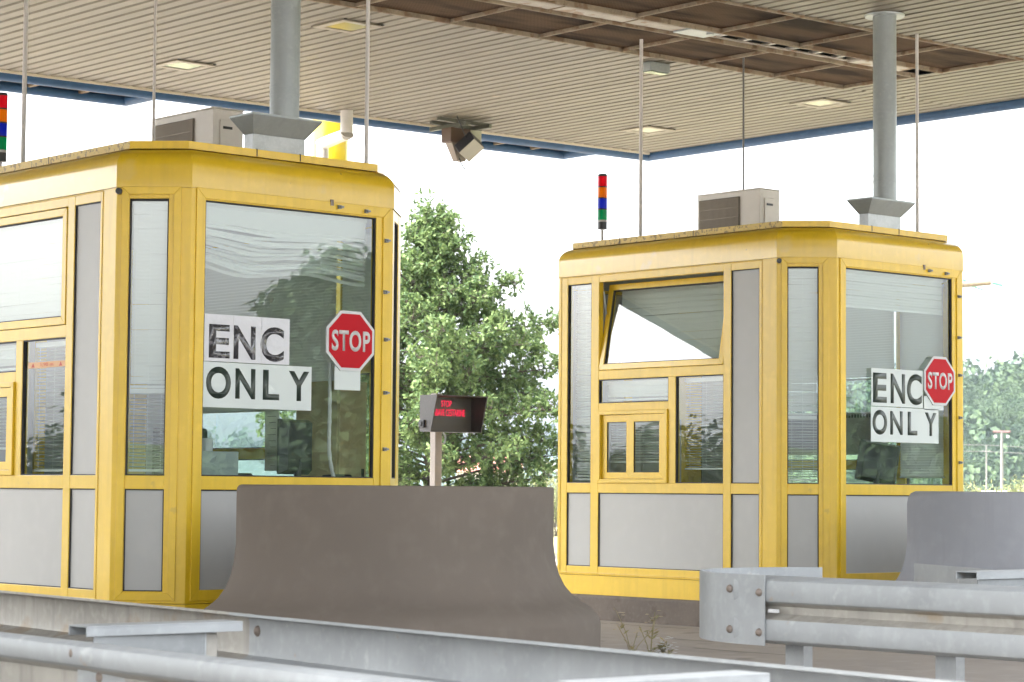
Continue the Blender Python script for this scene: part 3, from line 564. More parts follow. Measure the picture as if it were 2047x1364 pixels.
canopy_light(10.55, 3.67, 'recessed white light between the thin dark rod and the farther duct', G2); canopy_light(10.55, 6.23, 'recessed white light near the far corner of the canopy', G2)
t = thing('soffit_lamp', 'small grey box lamp hanging under the mesh strip edge', 'lamp', (7.62, 3.16, ZC(7.6)))
q = MB(); q.box((-.13, -.06, -.085), (.13, .06, -.002)); q.build('housing', DUCT, t, bevel=.006); q = MB(); q.box((-.12, -.05, -.098), (.12, .05, -.0855)); q.build('diffuser', G1, t, bevel=.004)

# overhead lane unit on its bracket near the back edge
t = thing('overhead_sensor', 'boxy lane sensor with pale face tilted down from a soffit bracket', 'sensor', (8.55, 7.15, ZC(8.5)))
GBR = mat('green_grey_steel', (.12, .125, .10), .5, metal=.3); BRB = mat('brown_box', (.10, .06, .04), .6)
q = MB(); q.box((-.30, .10, -.055), (.42, .14, -.015)); q.box((-.42, -.16, -.055), (.30, -.12, -.015)); q.box((-.16, -.30, -.10), (-.12, .32, -.056)); q.box((.14, -.34, -.10), (.18, .28, -.056)); q.build('rail_bracket', GBR, t, bevel=.003)
q = MB(); q.box((-.20, -.10, -.26), (.08, .06, -.101)); q.build('junction_box', BRB, t, bevel=.004); q = MB(); q.box((.085, -.10, -.25), (.24, .04, -.101)); q.build('relay_box', mat('pale_green_box', (.42, .43, .33), .5), t, bevel=.004)
q = MB(); q.loft([[Vector((a-.02, b, -.262)) for a, b in ((-.13, -.06), (.15, -.06), (.15, .05), (-.13, .05))], [Vector((a, b, -.45)) for a, b in ((-.05, -.04), (.06, -.04), (.06, .04), (-.05, .04))]]); q.build('neck', mat('pinkish_grey_steel', (.24, .2, .17), .5), t)
sb = MB(); sb.box((-.088, -.085, -.115), (.088, .085, .115)); fcn = MB(); fcn.box((-.086, -.097, -.113), (.086, -.0855, .113))
fdir = (Vector(rt)*.30 - fw*.72 - Vector((0, 0, 1))*.52).normalized()       # the pale face looks back at the traffic and down
zax = (Vector((0, 0, 1))*.80 + Vector(rt)*.62); zax = (zax - fdir*zax.dot(fdir)).normalized(); yax = -fdir; xax = yax.cross(zax)
bp = atd(938, 293, 25.6) - Vector((8.55, 7.15, ZC(8.5)))
MM = Matrix(((xax.x, yax.x, zax.x, bp.x), (xax.y, yax.y, zax.y, bp.y), (xax.z, yax.z, zax.z, bp.z), (0, 0, 0, 1)))
sb.build('sensor_box', mat('sensor_body', (.035, .035, .042), .4), t, bevel=.006, M=MM); fcn.build('sensor_face', mat('sensor_pale', (.44, .43, .36), .4), t, M=MM)
q = MB(); q.tube([bp + Vector((-.15, -.05, .50)), bp + Vector((-.22, -.05, .30)), bp + Vector((-.08, -.02, .12)), bp + Vector((.0, 0, .05))], .007, 8); q.tube([bp - zax*.16, bp - zax*.16 + rt*.03 - Vector((0, 0, .08)), bp - zax*.16 + rt*.08 - Vector((0, 0, .16))], .006, 8); q.build('cable', BLACK, t, smooth=True)

# yellow column and white downpipe beyond the nearer booth
cp = atd(661, 270, 27); q = MB(); q.tube([(0, 0, 0), (0, 0, 5.45)], .207, 48); t = thing('canopy_column', 'glossy round yellow column behind the nearer booth and downpipe', 'column', (cp.x, cp.y, 0)); q.build('shaft', mat('column_yellow', (.62, .44, .012), .22, coat=.5), t, smooth=True)
q = MB(); q.tube([(0, 0, .001), (0, 0, .03)], .32, 32); q.build('base_plate', DUCT, t, smooth=True)
t = thing('downpipe', 'fat white drain pipe with two elbows in front of the yellow column', 'pipe', (0, 0, 0)); dp = onz(693, 222, ZC(7.2)); e1 = atd(693, 268, (dp-Vector(CAM)).dot(fw)); e2 = atd(645, 288, (dp-Vector(CAM)).dot(fw)+.5)
r_ = .067; q = MB(); q.tube([dp + Vector((0, 0, .02)), e1 + Vector((0, 0, .012))], r_, 28); q.build('upper_pipe', WHITEM, t, smooth=True)
q = MB(); q.tube([e1, e2], r_*.98, 28); q.build('elbow_pipe', WHITEM, t, smooth=True); q = MB(); q.tube([e2 + Vector((0, 0, .01)), Vector((e2.x, e2.y, .22))], r_*.97, 28); q.build('lower_pipe', WHITEM, t, smooth=True)
for e in (e1, e2):
    q = MB(); dd = (e1-e2).normalized(); ax = (dd + Vector((0, 0, 1))).normalized(); q.tube([e - ax*.008, e + ax*.008], r_*1.13, 28); q.build('joint_ring', WHITEM, t, smooth=True)

# LED sign
sp = atd(872, 850, 22); t = thing('led_sign', 'small hooded grey LED sign on a pale post with red lettering', 'sign', (sp.x, sp.y, .215), None, 0)
q = MB(); q.box((-.041, -.041, 0), (.041, .041, 1.80)); q.build('post', mat('pale_post', (.36, .315, .28), .5, var=.1), t, bevel=.008)
t2z = 1.44; HB = mat('hood_grey', (.075, .072, .072), .5, var=.1)
def L3(x, y, z): return Vector((x, y, z))
x0, x1 = -.235, .375; yb, yf = -.05, -.16; HH = .335
q = MB(); q.box((x0, yb-.02, t2z), (x1, yb, t2z+HH)); q.build('back_plate', SCREEN, t)
q = MB()
for x in (x0, x1): q.loft([[L3(x-.006, yb, t2z-.002), L3(x-.006, yb-.16, t2z-.002), L3(x-.006, yf-.14, t2z+HH+.002), L3(x-.006, yb, t2z+HH+.002)], [L3(x+.006, yb, t2z-.002), L3(x+.006, yb-.16, t2z-.002), L3(x+.006, yf-.14, t2z+HH+.002), L3(x+.006, yb, t2z+HH+.002)]])
q.box((x0+.0065, yf-.14, t2z+HH-.008), (x1-.0065, yb-.021, t2z+HH+.002)); q.box((x0+.0065, yb-.155, t2z-.004), (x1-.0065, yb-.021, t2z+.006)); q.build('hood', HB, t)
Mt = lambda x, z: Matrix(((1, 0, 0, x), (0, 0, -1, yb-.0205), (0, 1, 0, z), (0, 0, 0, 1)))
text_mesh('lettering', 'STOP', LED, t, Mt(.0, t2z+.235), .125, .06, .002, .012); text_mesh('lettering', 'NABAVE CESTARINE', LED, t, Mt(-.13, t2z+.15), .42, .064, .002, .012)
q = MB(); q.box((x0-.03, yb-.085, t2z+.035), (x0-.007, yb-.01, t2z+.105)); q.tube([(x0-.0305, yb-.045, t2z+.07), (x0-.038, yb-.045, t2z+.07)], .022, 16); q.build('camera_unit', BLACK, t, bevel=.005)
q = MB(); q.tube([(.06+.03*math.cos(a), -.03, t2z-.06+.05*math.sin(a)) for a in [R(90-25*k) for k in range(9)]], .008, 8); q.build('cable_loop', DUCT, t, smooth=True)

# ------------------------------------------------------------------ concrete noses
def nose(x0, m, label, topr):
    t = thing('concrete_nose', label, 'barrier', (x0+1.155, -.93, 0), 'concrete crash noses in front of the booths'); q = MB()
    prof = [(.295, 0), (.295, .30), (.285, .335), (.235, .395), (.175, .428), (.12, .467), (.07, .525), (.035, .595), (.012, .68), (0, .78)]
    n = 64; rings = []
    for k in range(n+1):
        th = math.pi + math.pi*k/n; e = min(k, n-k)/n; tr = .012 + (topr-.012)*max(0, 1-e*9)
        pr = prof + [(0, 1.132-tr), (-tr*.12, 1.132-tr*.55), (-tr*.42, 1.132-tr*.18), (-tr, 1.132), (-.55, 1.132)]
        rings.append([Vector(((1.08+o)*math.cos(th), (1.08+o)*math.sin(th), z)) for o, z in pr])
    q.loft(rings, closed=False, cap=False)
    # flat back and lid centre
    a, b = rings[0], rings[-1]; q.add(a + list(reversed(b)), [tuple(range(len(a)+len(b)))]); q.add([r[-1] for r in rings], [tuple(range(n+1))])
    o = q.build('nose_body', m, t, smooth=True, sharp=50)
nose(0, CONB, 'brown grey concrete crash nose in front of the nearer booth', .035)
nose(BXR, CONG, 'blue grey concrete crash nose at the right picture edge', .10)

# ------------------------------------------------------------------ guard rails
WPROF = [(0, 0), (.012, -.003), (.070, -.014), (.080, -.022), (.083, -.034), (.083, -.104), (.080, -.114), (.070, -.121), (.042, -.130), (.034, -.138), (.034, -.170), (.042, -.178), (.070, -.189), (.080, -.196), (.083, -.206), (.083, -.276), (.080, -.288), (.070, -.296), (.012, -.307), (0, -.31)]
def wbeam(par, pts, zt, side, m, name='rail', th=.004, prof=None, zr=(-.215, -.080)):
    prof = prof or WPROF
    """pts in plan; side = +1/-1: ridges bulge to the left / right of travel"""
    q = MB(); rings = []; P = [Vector((*p, 0)) for p in pts]
    for i, p in enumerate(P):
        d = (P[min(i+1, len(P)-1)] - P[max(i-1, 0)]).normalized(); nrm = Vector((-d.y, d.x, 0))*side
        fr = [p + nrm*o + Vector((0, 0, zt+z)) for o, z in prof]; bk = [p + nrm*(o-th) + Vector((0, 0, zt+z)) for o, z in reversed(prof)]
        rings.append(fr + bk)
    q.loft(rings)
    if isinstance(m, list):
        for i, f in enumerate(q.f):
            zz = sum(q.v[k][2] for k in f)/len(f)-zt
            if zr[0] < zz < zr[1]: q.mi[i] = 1
    return q.build(name, m, par, smooth=True, sharp=30)
FPROF = [(-.006, -.010), (-.006, 0), (.012, -.002), (.066, -.012), (.080, -.024), (.083, -.04), (.083, -.150), (.080, -.162), (.066, -.172), (.012, -.186), (.002, -.194), (.002, -.214), (.012, -.222), (.066, -.236), (.083, -.25), (.083, -.29), (.066, -.303), (.012, -.31)]
NPROF = [(.030, 0), (.066, -.003), (.078, -.010), (.083, -.022), (.083, -.052), (.078, -.064), (.062, -.074), (.018, -.088), (.006, -.096), (.004, -.205), (.018, -.216), (.066, -.232), (.083, -.244), (.083, -.285), (.066, -.302), (.030, -.31)]
def bolt(par, p, nrm, r=.017):
    nrm = Vector(nrm).normalized(); q = MB(); p = Vector(p); q.tube([p - nrm*.004, p + nrm*.004, p + nrm*.011, p + nrm*.015], [r, r*.95, r*.7, r*.25], 16); q.build('bolt', BOLT, par, smooth=True)
def cpost(par, x, y, h, m=GALV):
    q = MB(); q.box((x-.03, y-.055, 0), (x+.03, y-.049, h)); q.box((x-.03, y-.0485, 0), (x-.024, y+.0485, h)); q.box((x-.03, y+.049, 0), (x+.03, y+.055, h)); q.build('post', m, par)
def cchannel(par, a, b, z, w=.11, h=.034):
    a = Vector((*a, z)); b = Vector((*b, z)); d = (b-a).normalized(); s = Vector((-d.y, d.x, 0)); q = MB()
    for s0, s1, z0, z1 in ((-w/2, w/2, h-.005, h), (-w/2, -w/2+.005, 0, h-.0055), (w/2-.005, w/2, 0, h-.0055)):
        q.hexa([p + s*ss + Vector((0, 0, zz)) for zz in (z0, z1) for p, ss in ((a, s0), (b, s0), (b, s1), (a, s1))])
    q.build('spacer', GALV, par, bevel=.001)
# right double rail in front of the nearer booth, with wrapped end
t = thing('guardrail', 'shiny double guardrail with rounded bolted end plate at lower right', 'guardrail', (0, 0, 0), 'galvanised guardrails')
ZR = .73; wbeam(t, [(.115, -12.5), (.112, -8), (.105, -5.0)], ZR, 1, [GALV, GALVD], zr=(-.195, -.125))
path = [(.055-.032, -5.14), (.040, -4.80), (.075, -4.60), (.17, -4.43), (.34, -4.31), (.56, -4.27), (.78, -4.30), (.97, -4.40), (1.13, -4.57)]
def plate(par, pts, z0, z1, th, m, name):
    q = MB(); P = [Vector((*p, 0)) for p in pts]; rings = []
    for i, p in enumerate(P):
        d = (P[min(i+1, len(P)-1)] - P[max(i-1, 0)]).normalized(); n = Vector((-d.y, d.x, 0)); rings.append([p + Vector((0, 0, z0)), p + n*th + Vector((0, 0, z0)), p + n*th + Vector((0, 0, z1)), p + Vector((0, 0, z1))])
    q.loft(rings); return q.build(name, m, par, smooth=True, sharp=40)
plate(t, [(.018, -5.20), (.021, -5.08), (.036, -4.96), (.08, -4.81), (.16, -4.67), (.28, -4.54), (.43, -4.45), (.61, -4.40), (.80, -4.41), (.98, -4.46), (1.13, -4.57)], ZR-.314, ZR+.004, .005, GALV, 'end_plate')
for y, z in ((-5.165, ZR-.075), (-4.97, ZR-.065), (-5.165, ZR-.255), (-4.97, ZR-.25)): bolt(t, (.014+(.014 if y > -5 else 0), y, z), (-1, .1, 0), .019)
q = MB(); q.box((.02, -5.27, ZR-.163), (.034, -5.215, ZR-.148)); q.build('bolt_pin', WSIGN, t)
b_ = onx(1952, 1235, .113); q = MB(); q.box((.103, b_.y-.03, b_.z-.008), (.1095, b_.y+.03, b_.z+.008)); q.build('slot', DUCT, t)
for y in (-5.24, -6.10, -7.4): cpost(t, .20, y, ZR-.05)
wbeam(t, [(2.2, -4.30), (1.72, -5.18), (1.05, -6.45), (.75, -8.5)], ZR, 1, GALV)
plate(t, [(2.175, -4.31), (1.70, -5.19)], ZR-.31, ZR+.003, .005, GALV, 'splice_plate')
b0 = onz(1932, 1156, ZR); cchannel(t, (b0.x, b0.y), (b0.x+.75, b0.y+.0), ZR-.005, .12, .035)
q = MB(); q.box((b0.x+.02, b0.y-.05, .48), (b0.x+.7, b0.y-.043, ZR-.006)); q.build('web_plate', SHST, t)
# nearest rail along the bottom of the picture, seen from behind
t = thing('guardrail', 'stained double guardrail seen from behind, nearest across the picture bottom', 'guardrail', (0, 0, 0), 'galvanised guardrails')
ZA = .64
def lin(a, b, y): return a[0]+(b[0]-a[0])*(y-a[1])/(b[1]-a[1])
fa, fb = (-2.606, -2.952), (-3.134, -8.47); sy = -5.21
na, nb_ = (-4.101, -5.638), (-4.181, -7.124)
FX = lambda y: lin(fa, fb, y)
NX = lambda y: lin(na, nb_, y)
wbeam(t, [(FX(.5), .5), (FX(sy), sy)], ZA, 1, GALVD, 'rail_length', prof=FPROF); wbeam(t, [(FX(sy+.13)-.006, sy+.13), (FX(-11)-.006, -11)], ZA-.001, 1, GALV, 'rail_length', prof=FPROF)
# the far length laps over: rounded end of the stained length, with its bolt
bolt(t, (FX(sy+.07)+.075, sy+.06, ZA-.07), (-1, 0, 0), .022)
OFF = .083
ys = onx(192, 1290, NX(-6.2)-OFF).y
wbeam(t, [(NX(-1.0), -1.0), (NX(ys), ys)], ZA, -1, [GALV, GALVD], 'rail_length', prof=NPROF); wbeam(t, [(NX(ys+.12)-.005, ys+.12), (NX(-12)-.005, -12)], ZA+.0005, -1, [GALV, GALVD], 'rail_length', prof=NPROF)
for px, py, r_b, of in ((150, 1306, .017, OFF), (205, 1354, .022, .02)):
    b_ = onx(px, py, NX(-6.1)-of); bolt(t, (b_.x-.004, b_.y, b_.z), (-1, 0, 0), r_b)
b_ = onx(172, 1307, NX(-6.1)-OFF); q = MB(); q.box((b_.x-.0045, b_.y-.012, b_.z-.008), (b_.x-.002, b_.y+.012, b_.z+.008)); q.build('slot', RUB, t)
b_ = onx(250, 1350, NX(-6.2)-.02); q = MB(); q.box((b_.x-.006, b_.y-.30, b_.z-.04), (b_.x-.001, b_.y+.26, b_.z+.04)); q.build('washer_plate', GALV, t, bevel=.003)
for px, py in ((155, 1252), (1145, 1366)):
    b0 = onz(px, py, ZA+.012); cchannel(t, (b0.x, b0.y), (b0.x+.60, b0.y-.02), ZA-.02, .12, .034); xx = b0.x
    q = MB(); q.box((xx+.03, b0.y-.055, .2), (xx+.46, b0.y-.048, ZA-.021)); q.build('web_plate', SHST, t); q = MB(); q.box((xx+.461, b0.y-.055, .2), (xx+.467, b0.y+.02, ZA-.021)); q.build('web_flange', GALV, t)
    q = MB(); q.box((xx+.475, b0.y-.035, ZA-.12), (xx+.53, b0.y+.01, ZA-.021)); q.build('fixing_lug', GALVD, t, bevel=.01)
    cpost(t, xx+.25, b0.y+.03, ZA-.03)

# ------------------------------------------------------------------ ground
def sheet(name, pts, z, m):
    q = MB(); q.add([(x, y, z) for x, y in pts], [tuple(range(len(pts)))]); return struct(q.build(name, m))
FIELD = mat('dry_grass_ground', (.20, .19, .085), .95, var=.35, vscale=.15, bump=.3, bscale=6)
sheet('ground', [(-1500, -1500), (1500, -1500), (1500, 1500), (-1500, 1500)], -.02, FIELD)
sheet('road', [(-90, -80), (20, -80), (20, 26), (-90, 26)], 0, ROAD)
rnd = random.Random(5)
for x0 in (-6.207, 0, BXR):
    q = MB(); y0, y1 = -1.0, 13; q.box((x0-.045, y0, -.05), (x0+BW+.045, y1, .213)); struct(q.build('pavement', KERB, bevel=.02))
# cracks and tar lines on the road
q = MB()
for k in range(4):
    x, y = 3.15+.83*k+.2*(k % 2), -2.9+1.3*k
    for s in range(9):
        if rnd.random() < .35: continue
        a = (x+rnd.uniform(-.02, .02), y+.45*s); b = (x+rnd.uniform(-.02, .02), y+.45*(s+1)); q.add([(a[0]-.012, a[1], .004), (a[0]+.012, a[1], .004), (b[0]+.012, b[1], .004), (b[0]-.012, b[1], .004)], [(0, 1, 2, 3)])
struct(q.build('road_joints', mat('tar_joint', (.10, .085, .07), .9)))

# roadside weeds between the near rail and the kerb
def weed(p, h, seed, label, flower):
    rd = random.Random(seed); t = thing('weed', label, 'weed', p, 'dry weeds in the road joint'); q = MB(); fl = MB()
    for k in range(12 if flower else 4):
        a = rd.uniform(0, 6.28); lean = rd.uniform(.05, .4)*h; hh = h*rd.uniform(.55, 1); pts = [Vector((math.cos(a)*lean*u*u, math.sin(a)*lean*u*u, hh*u)) for u in (0, .3, .6, 1)]; q.tube(pts, [.004, .003, .0025, .002], 5)
        for j in range(10):
            u = rd.uniform(.2, 1); c = Vector((math.cos(a)*lean*u*u, math.sin(a)*lean*u*u, hh*u)); v = Vector((rd.uniform(-1, 1), rd.uniform(-1, 1), rd.uniform(.1, 1))).normalized()*.05; w = v.orthogonal().normalized()*.006; q.add([c, c+v*.5+w, c+v, c+v*.5-w], [(0, 1, 2, 3)])
        tipp = pts[-1]
        for j in range(5 if flower else 3):
            c = tipp + Vector((rd.uniform(-.05, .05), rd.uniform(-.05, .05), rd.uniform(-.03, .03)))
            for m_ in range(6): an = m_*1.047; fl.add([c, c+Vector((math.cos(an-.3)*.011, math.sin(an-.3)*.011, .004)), c+Vector((math.cos(an)*.016, math.sin(an)*.016, .0)), c+Vector((math.cos(an+.3)*.011, math.sin(an+.3)*.011, .004))], [(0, 1, 2, 3)])
    q.build('stem', leaf_mat('weed_stem', (.2, .2, .09), (.36, .29, .16)), t); fl.build('flower', WSIGN if flower else leaf_mat('dry_flower', (.4, .33, .2), (.5, .42, .28)), t)
for px, py, h, lab, fl_, sd_ in ((1262, 1330, .36, 'taller greenish weed beside the concrete nose', False, 2), (1300, 1335, .40, 'dry straw coloured weed leaning right before the kerb', False, 9), (1325, 1335, .17, 'low weed with small white flowers before the kerb', True, 4)):
    p = onz(px, py, .0); d = (p-Vector(CAM)).length; p = Vector(CAM) + (p-Vector(CAM))*min(1, 12.5/d); weed((p.x, p.y, 0) if d <= 12.5 else (onz(px, py, 0).x, onz(px, py, 0).y, 0), h, sd_, lab, fl_)

# ------------------------------------------------------------------ vegetation
def leaf(mb, c, d, n, l, w, lobes=True):
    d = d.normalized(); s = d.cross(n).normalized() if d.cross(n).length > 1e-4 else d.orthogonal().normalized(); n = s.cross(d)
    if lobes: P = [c, c+d*l*.25+s*w*.25, c+d*l*.42+s*w*.55, c+d*l*.52+s*w*.3, c+d*l*.75+s*w*.5, c+d*l-n*l*.1, c+d*l*.75-s*w*.5, c+d*l*.52-s*w*.3, c+d*l*.42-s*w*.55, c+d*l*.25-s*w*.25]
    else: P = [c, c+d*l*.5+s*w*.5+n*w*.1, c+d*l-n*l*.1, c+d*l*.5-s*w*.5+n*w*.1]
    mb.add(P, [tuple(range(len(P)))])
def rv(rd): 
    while True:
        v = Vector((rd.uniform(-1, 1), rd.uniform(-1, 1), rd.uniform(-1, 1)))
        if .05 < v.length < 1: return v.normalized()
tb_ = atd(862, 965, 40)
tree = thing('oak_tree', 'bushy green oak tree between the two booths behind the LED sign', 'tree', (tb_.x, tb_.y, -.02)); rd = random.Random(11)
RAD = [(.6, .9), (1.1, 1.6), (1.7, 2.35), (2.4, 2.6), (3.4, 2.55), (3.9, 2.3), (4.4, 1.65), (4.8, 1.12), (5.2, .78), (5.6, .52), (6.0, .15)]
def rad(z):
    for (z0, r0), (z1, r1) in zip(RAD, RAD[1:]):
        if z0 <= z <= z1: return r0+(r1-r0)*(z-z0)/(z1-z0)
    return .05
tk = MB(); tk.tube([(0, 0, 0), (.03, .02, 1.5), (-.02, .03, 3), (.02, 0, 4.6), (.0, .02, 5.7)], [.14, .12, .085, .045, .012], 10); cr = MB()
for i in range(150):
    z0 = .5+5.2*(i+.5)/150; a = i*2.39996+rd.uniform(-.4, .4); Rr = rad(z0+.25)*rd.uniform(.66, 1.12)*(1+.13*math.sin(2*a+2.1*z0)+.12*math.sin(3*a-3.3*z0+1)); rise = rd.uniform(.0, .5)*(1 if z0 > 1.2 else -.2)
    st = Vector((0, 0, max(.4, z0-.35))); en = Vector((math.cos(a)*Rr, math.sin(a)*Rr, z0+rise*.6)); mid = (st+en)*.5 + Vector((0, 0, .10))+rv(rd)*.08
    tk.tube([st, mid, en], [.026, .016, .005], 6)
    nt_ = int(14+24*Rr)
    for k in range(nt_):
        u = rd.uniform(.22, 1.0)**.7; p = st.lerp(mid, u*2) if u < .5 else mid.lerp(en, u*2-1); tip = p + rv(rd)*rd.uniform(.08, .30)*(1.1 if u < .9 else .8) + Vector((0, 0, .05)); tk.tube([p, tip], [.006, .003], 3, cap=False)
        for j in range(rd.randint(7, 11)): leaf(cr, tip + rv(rd)*rd.uniform(0, .07), rv(rd) + Vector((0, 0, -.1)) + (tip-p), rv(rd) + Vector((0, 0, 1.0)), rd.uniform(.065, .12), rd.uniform(.036, .06))
tk.build('trunk', BARK, tree); cr.build('crown', LEAF, tree)
def bush(p, h, w, seed, label, n=900):
    rd = random.Random(seed); t = thing('bush', label, 'bush', p, 'pale roadside bushes beyond the booths'); st = MB(); lf = MB()
    for i in range(int(26*w)):
        a = rd.uniform(0, 6.28); r = w*.5*math.sqrt(rd.random()); b = Vector((math.cos(a)*r, math.sin(a)*r*.7, 0)); hh = h*rd.uniform(.6, 1.08)*(1-.35*(r/(w*.5))**2); e = b + Vector((rd.uniform(-.2, .2), rd.uniform(-.2, .2), hh)); st.tube([b*.7, (b+e)*.5, e], [.012, .008, .003], 4)
        for k in range(int(n/26)):
            u = rd.uniform(.25, 1.0); c = (b*.7).lerp(e, u)+rv(rd)*.13; leaf(lf, c, rv(rd)+Vector((0, 0, .6)), rv(rd), rd.uniform(.09, .17), .035, False)
    st.build('stems', BARK, t); lf.build('foliage', LEAFB, t)
for k, (px, py, d, h, w, lab) in enumerate(((1935, 945, 58, 1.50, 2.2, 'pale bush next to the right corner of the farther booth'), (1985, 948, 60, 1.38, 2.4, 'low pale bush under the two thin poles'), (2030, 942, 57, 1.55, 2.4, 'pale bush at the right picture edge below the hill'), (2080, 940, 62, 1.6, 2.4, 'pale bush just past the right picture edge'),
    (1030, 925, 62, 1.75, 1.9, 'pale bush under the right side of the oak tree'), (1075, 905, 66, 2.05, 2.0, 'taller willow like bush between oak and farther booth'), (1108, 915, 60, 1.8, 1.6, 'pale bush touching the left edge of the farther booth'), (985, 940, 60, 1.5, 2.0, 'low pale bush seen under the oak crown'), (900, 945, 70, 1.5, 3.0, 'low pale bush behind the LED sign post'))):
    p = atd(px, py, d); bush((p.x, p.y, -.02), h, w, 40+k, lab)
def forest(name, fn, n, seed, lm, size, lsz, per):
    """fn(rd) -> (x, y, ground z); crowns of one wood as one mass"""
    rd = random.Random(seed); q = MB()
    for i in range(n):
        x, y, z = fn(rd); s = size*rd.uniform(.7, 1.35); hh = s*rd.uniform(1.0, 1.5)
        for j in range(per):
            v = rv(rd); v.z = abs(v.z)*1.0 if rd.random() < .8 else v.z; k = rd.uniform(.72, 1.05)*(1+.22*math.sin(5*v.x+i)*math.cos(4*v.y+2*v.z+i)); c = Vector((x+v.x*s*k, y+v.y*s*k, z+s*.5+v.z*hh*k))
            nn = (v + rv(rd)*.55).normalized(); leaf(q, c, nn.orthogonal()+rv(rd)*.5, nn, lsz*rd.uniform(.6, 1.4), lsz*rd.uniform(.5, 1), False)
    return stuff(q.build(name, lm))
def dirxy(px): r = ray(px, 960); v = Vector((r[0], r[1], 0)); return v/ (r[0]*fw.x + r[1]*fw.y)*1.0
HILL = mat('hill_ground', (.05, .085, .03), .95, var=.4, vscale=.05)
def ridge(name, d, depth, hfun, pxa, pxb, m, n=60):
    """terrain strip at camera depth d..d+depth whose crest follows hfun(px) metres"""
    rows = []
    for j in range(9):
        u = j/8; prof = math.sin(min(1, u*1.25)*math.pi/2) if u < .8 else 1-.0*(u-.8)
        row = []
        for k in range(n+1):
            px = pxa+(pxb-pxa)*k/n; v = dirxy(px)*(d+depth*u); row.append(Vector((CAM[0]+v.x, CAM[1]+v.y, -1 + (hfun(px)+1)*prof)))
        rows.append(row)
    q = MB(); q.loft(rows, closed=False, cap=False); return struct(q.build(name, m, smooth=True, sharp=180))
def hnear(px): # wooded hill on the right, crest height in metres (without trees) at the far side
    return max(0, 3.6 + 20*min(1, max(0, (px-1150)/700)) + 3.5*min(1, max(0, (px-1960)/120)) - 1.5*math.exp(-((px-1962)/22)**2))
def hprof(u): return math.sin(min(1, u*1.25)*math.pi/2)
ridge('hillside', 420, 130, hnear, 1150, 2500, HILL)
def fn(rd):
    px = rd.uniform(1180, 2330); u = rd.uniform(0, .95)**.9; v = dirxy(px)*(420+130*u); return CAM[0]+v.x, CAM[1]+v.y, -1+(hnear(px)+1)*hprof(u)-1
def fnv(rd):
    px = rd.uniform(1880, 2110); u = rd.uniform(0, .95)**.9; v = dirxy(px)*(420+130*u); return CAM[0]+v.x, CAM[1]+v.y, -1+(hnear(px)+1)*hprof(u)-1
forest('forest', fnv, 330, 3, LEAFF, 2.3, .42, 620); forest('forest', fn, 260, 4, LEAFF, 3.6, 1.7, 90)
def hfar(px): return 20+6*math.sin(px/160+.6)+3*math.sin(px/61)
ridge('far_hills', 1150, 150, hfar, -1500, 3600, mat('far_hill', (.03, .06, .045), .95, var=.3, vscale=.02))
def fnb(rd):
    px = rd.uniform(-1400, 3500); v = dirxy(px)*(1150+150*rd.uniform(.5, .8)); return CAM[0]+v.x, CAM[1]+v.y, hfar(px)-3
forest('far_forest', fnb, 300, 6, LEAFD, 7, 4, 60)
# wooded bank behind the photographer, seen only as reflections in the front windows
def bank(name, ang0, ang1, dist, hf, n=50):
    rows = []
    for j in range(5):
        u = j/4; rows.append([Vector((2+math.sin(a)*(dist+40*u), -1+math.cos(a)*(dist+40*u), -1+(hf(a)+1)*math.sin(u*math.pi/2))) for a in [R(ang0+(ang1-ang0)*k/n) for k in range(n+1)]])
    q = MB(); q.loft(rows, closed=False, cap=False); return struct(q.build(name, HILL, smooth=True, sharp=180))
hb = lambda a: 5+11*math.exp(-((math.degrees(a)-143.4)/1.7)**2)+8.5*math.exp(-((math.degrees(a)-140.8)/2.4)**2)
bank('rear_hillside', 100, 260, 150, hb)
def fr_(rd): a = R(rd.uniform(100, 175)); u = rd.random(); return 2+math.sin(a)*(150+40*u), -1+math.cos(a)*(150+40*u), -1+(hb(a)+1)*math.sin(u*math.pi/2)-1
fr2 = lambda rd: (lambda a, u: (2+math.sin(a)*(150+40*u), -1+math.cos(a)*(150+40*u), -1+(hb(a)+1)*math.sin(u*math.pi/2)-1))(R(rd.uniform(134, 152)), rd.random())
forest('rear_wood', fr2, 300, 12, LEAFD, 2.4, 1.1, 90)
forest('rear_forest', fr_, 420, 9, LEAFD, 2.4, 1.1, 90)

def fl_(rd): a = R(rd.uniform(-75, -15)); d = rd.uniform(34, 48); return math.sin(a)*d, 4+math.cos(a)*d, -.3
forest('roadside_thicket', fl_, 50, 21, LEAFD, 1.7, .22, 900)
# ------------------------------------------------------------------ far poles, car, building
def pole(px, ytop, d, r, label, kind):
    p = atd(px, 960, d); top = atd(px, ytop, d).z; t = thing('utility_pole', label, 'pole', (p.x, p.y, -.02)); q = MB(); q.tube([(0, 0, 0), (0, 0, top)], [r*1.15, r*.8], 12); q.build('shaft', CONP, t, smooth=True); sx = Vector((rt.x, rt.y, 0))
    if kind == 1:
        q = MB(); q.tube([-sx*.9*d/250 + Vector((0, 0, top)), sx*.9*d/250 + Vector((0, 0, top))], r*.7, 8); q.build('crossarm', mat('red_oxide', (.17, .085, .08), .7), t)
        for s in (-1, 1): q = MB(); c = sx*s*.66 + Vector((0, 0, top-.35)); q.tube([c, c - Vector((0, 0, .28))], .14, 10); q.build('insulator', WSIGN, t, smooth=True)
    if kind == 2:
        q = MB(); q.tube([-sx*.6 + Vector((0, 0, top-.75)), sx*.6 + Vector((0, 0, top-.75))], .06, 8); q.build('crossarm', CONP, t)
    return t, top, p
pole(2003, 863, 250, .17, 'thicker pale pole with red top arm and white insulators', 1); pole(1972, 890, 300, .11, 'thin pale pole left of the thicker one in the bushes', 2)
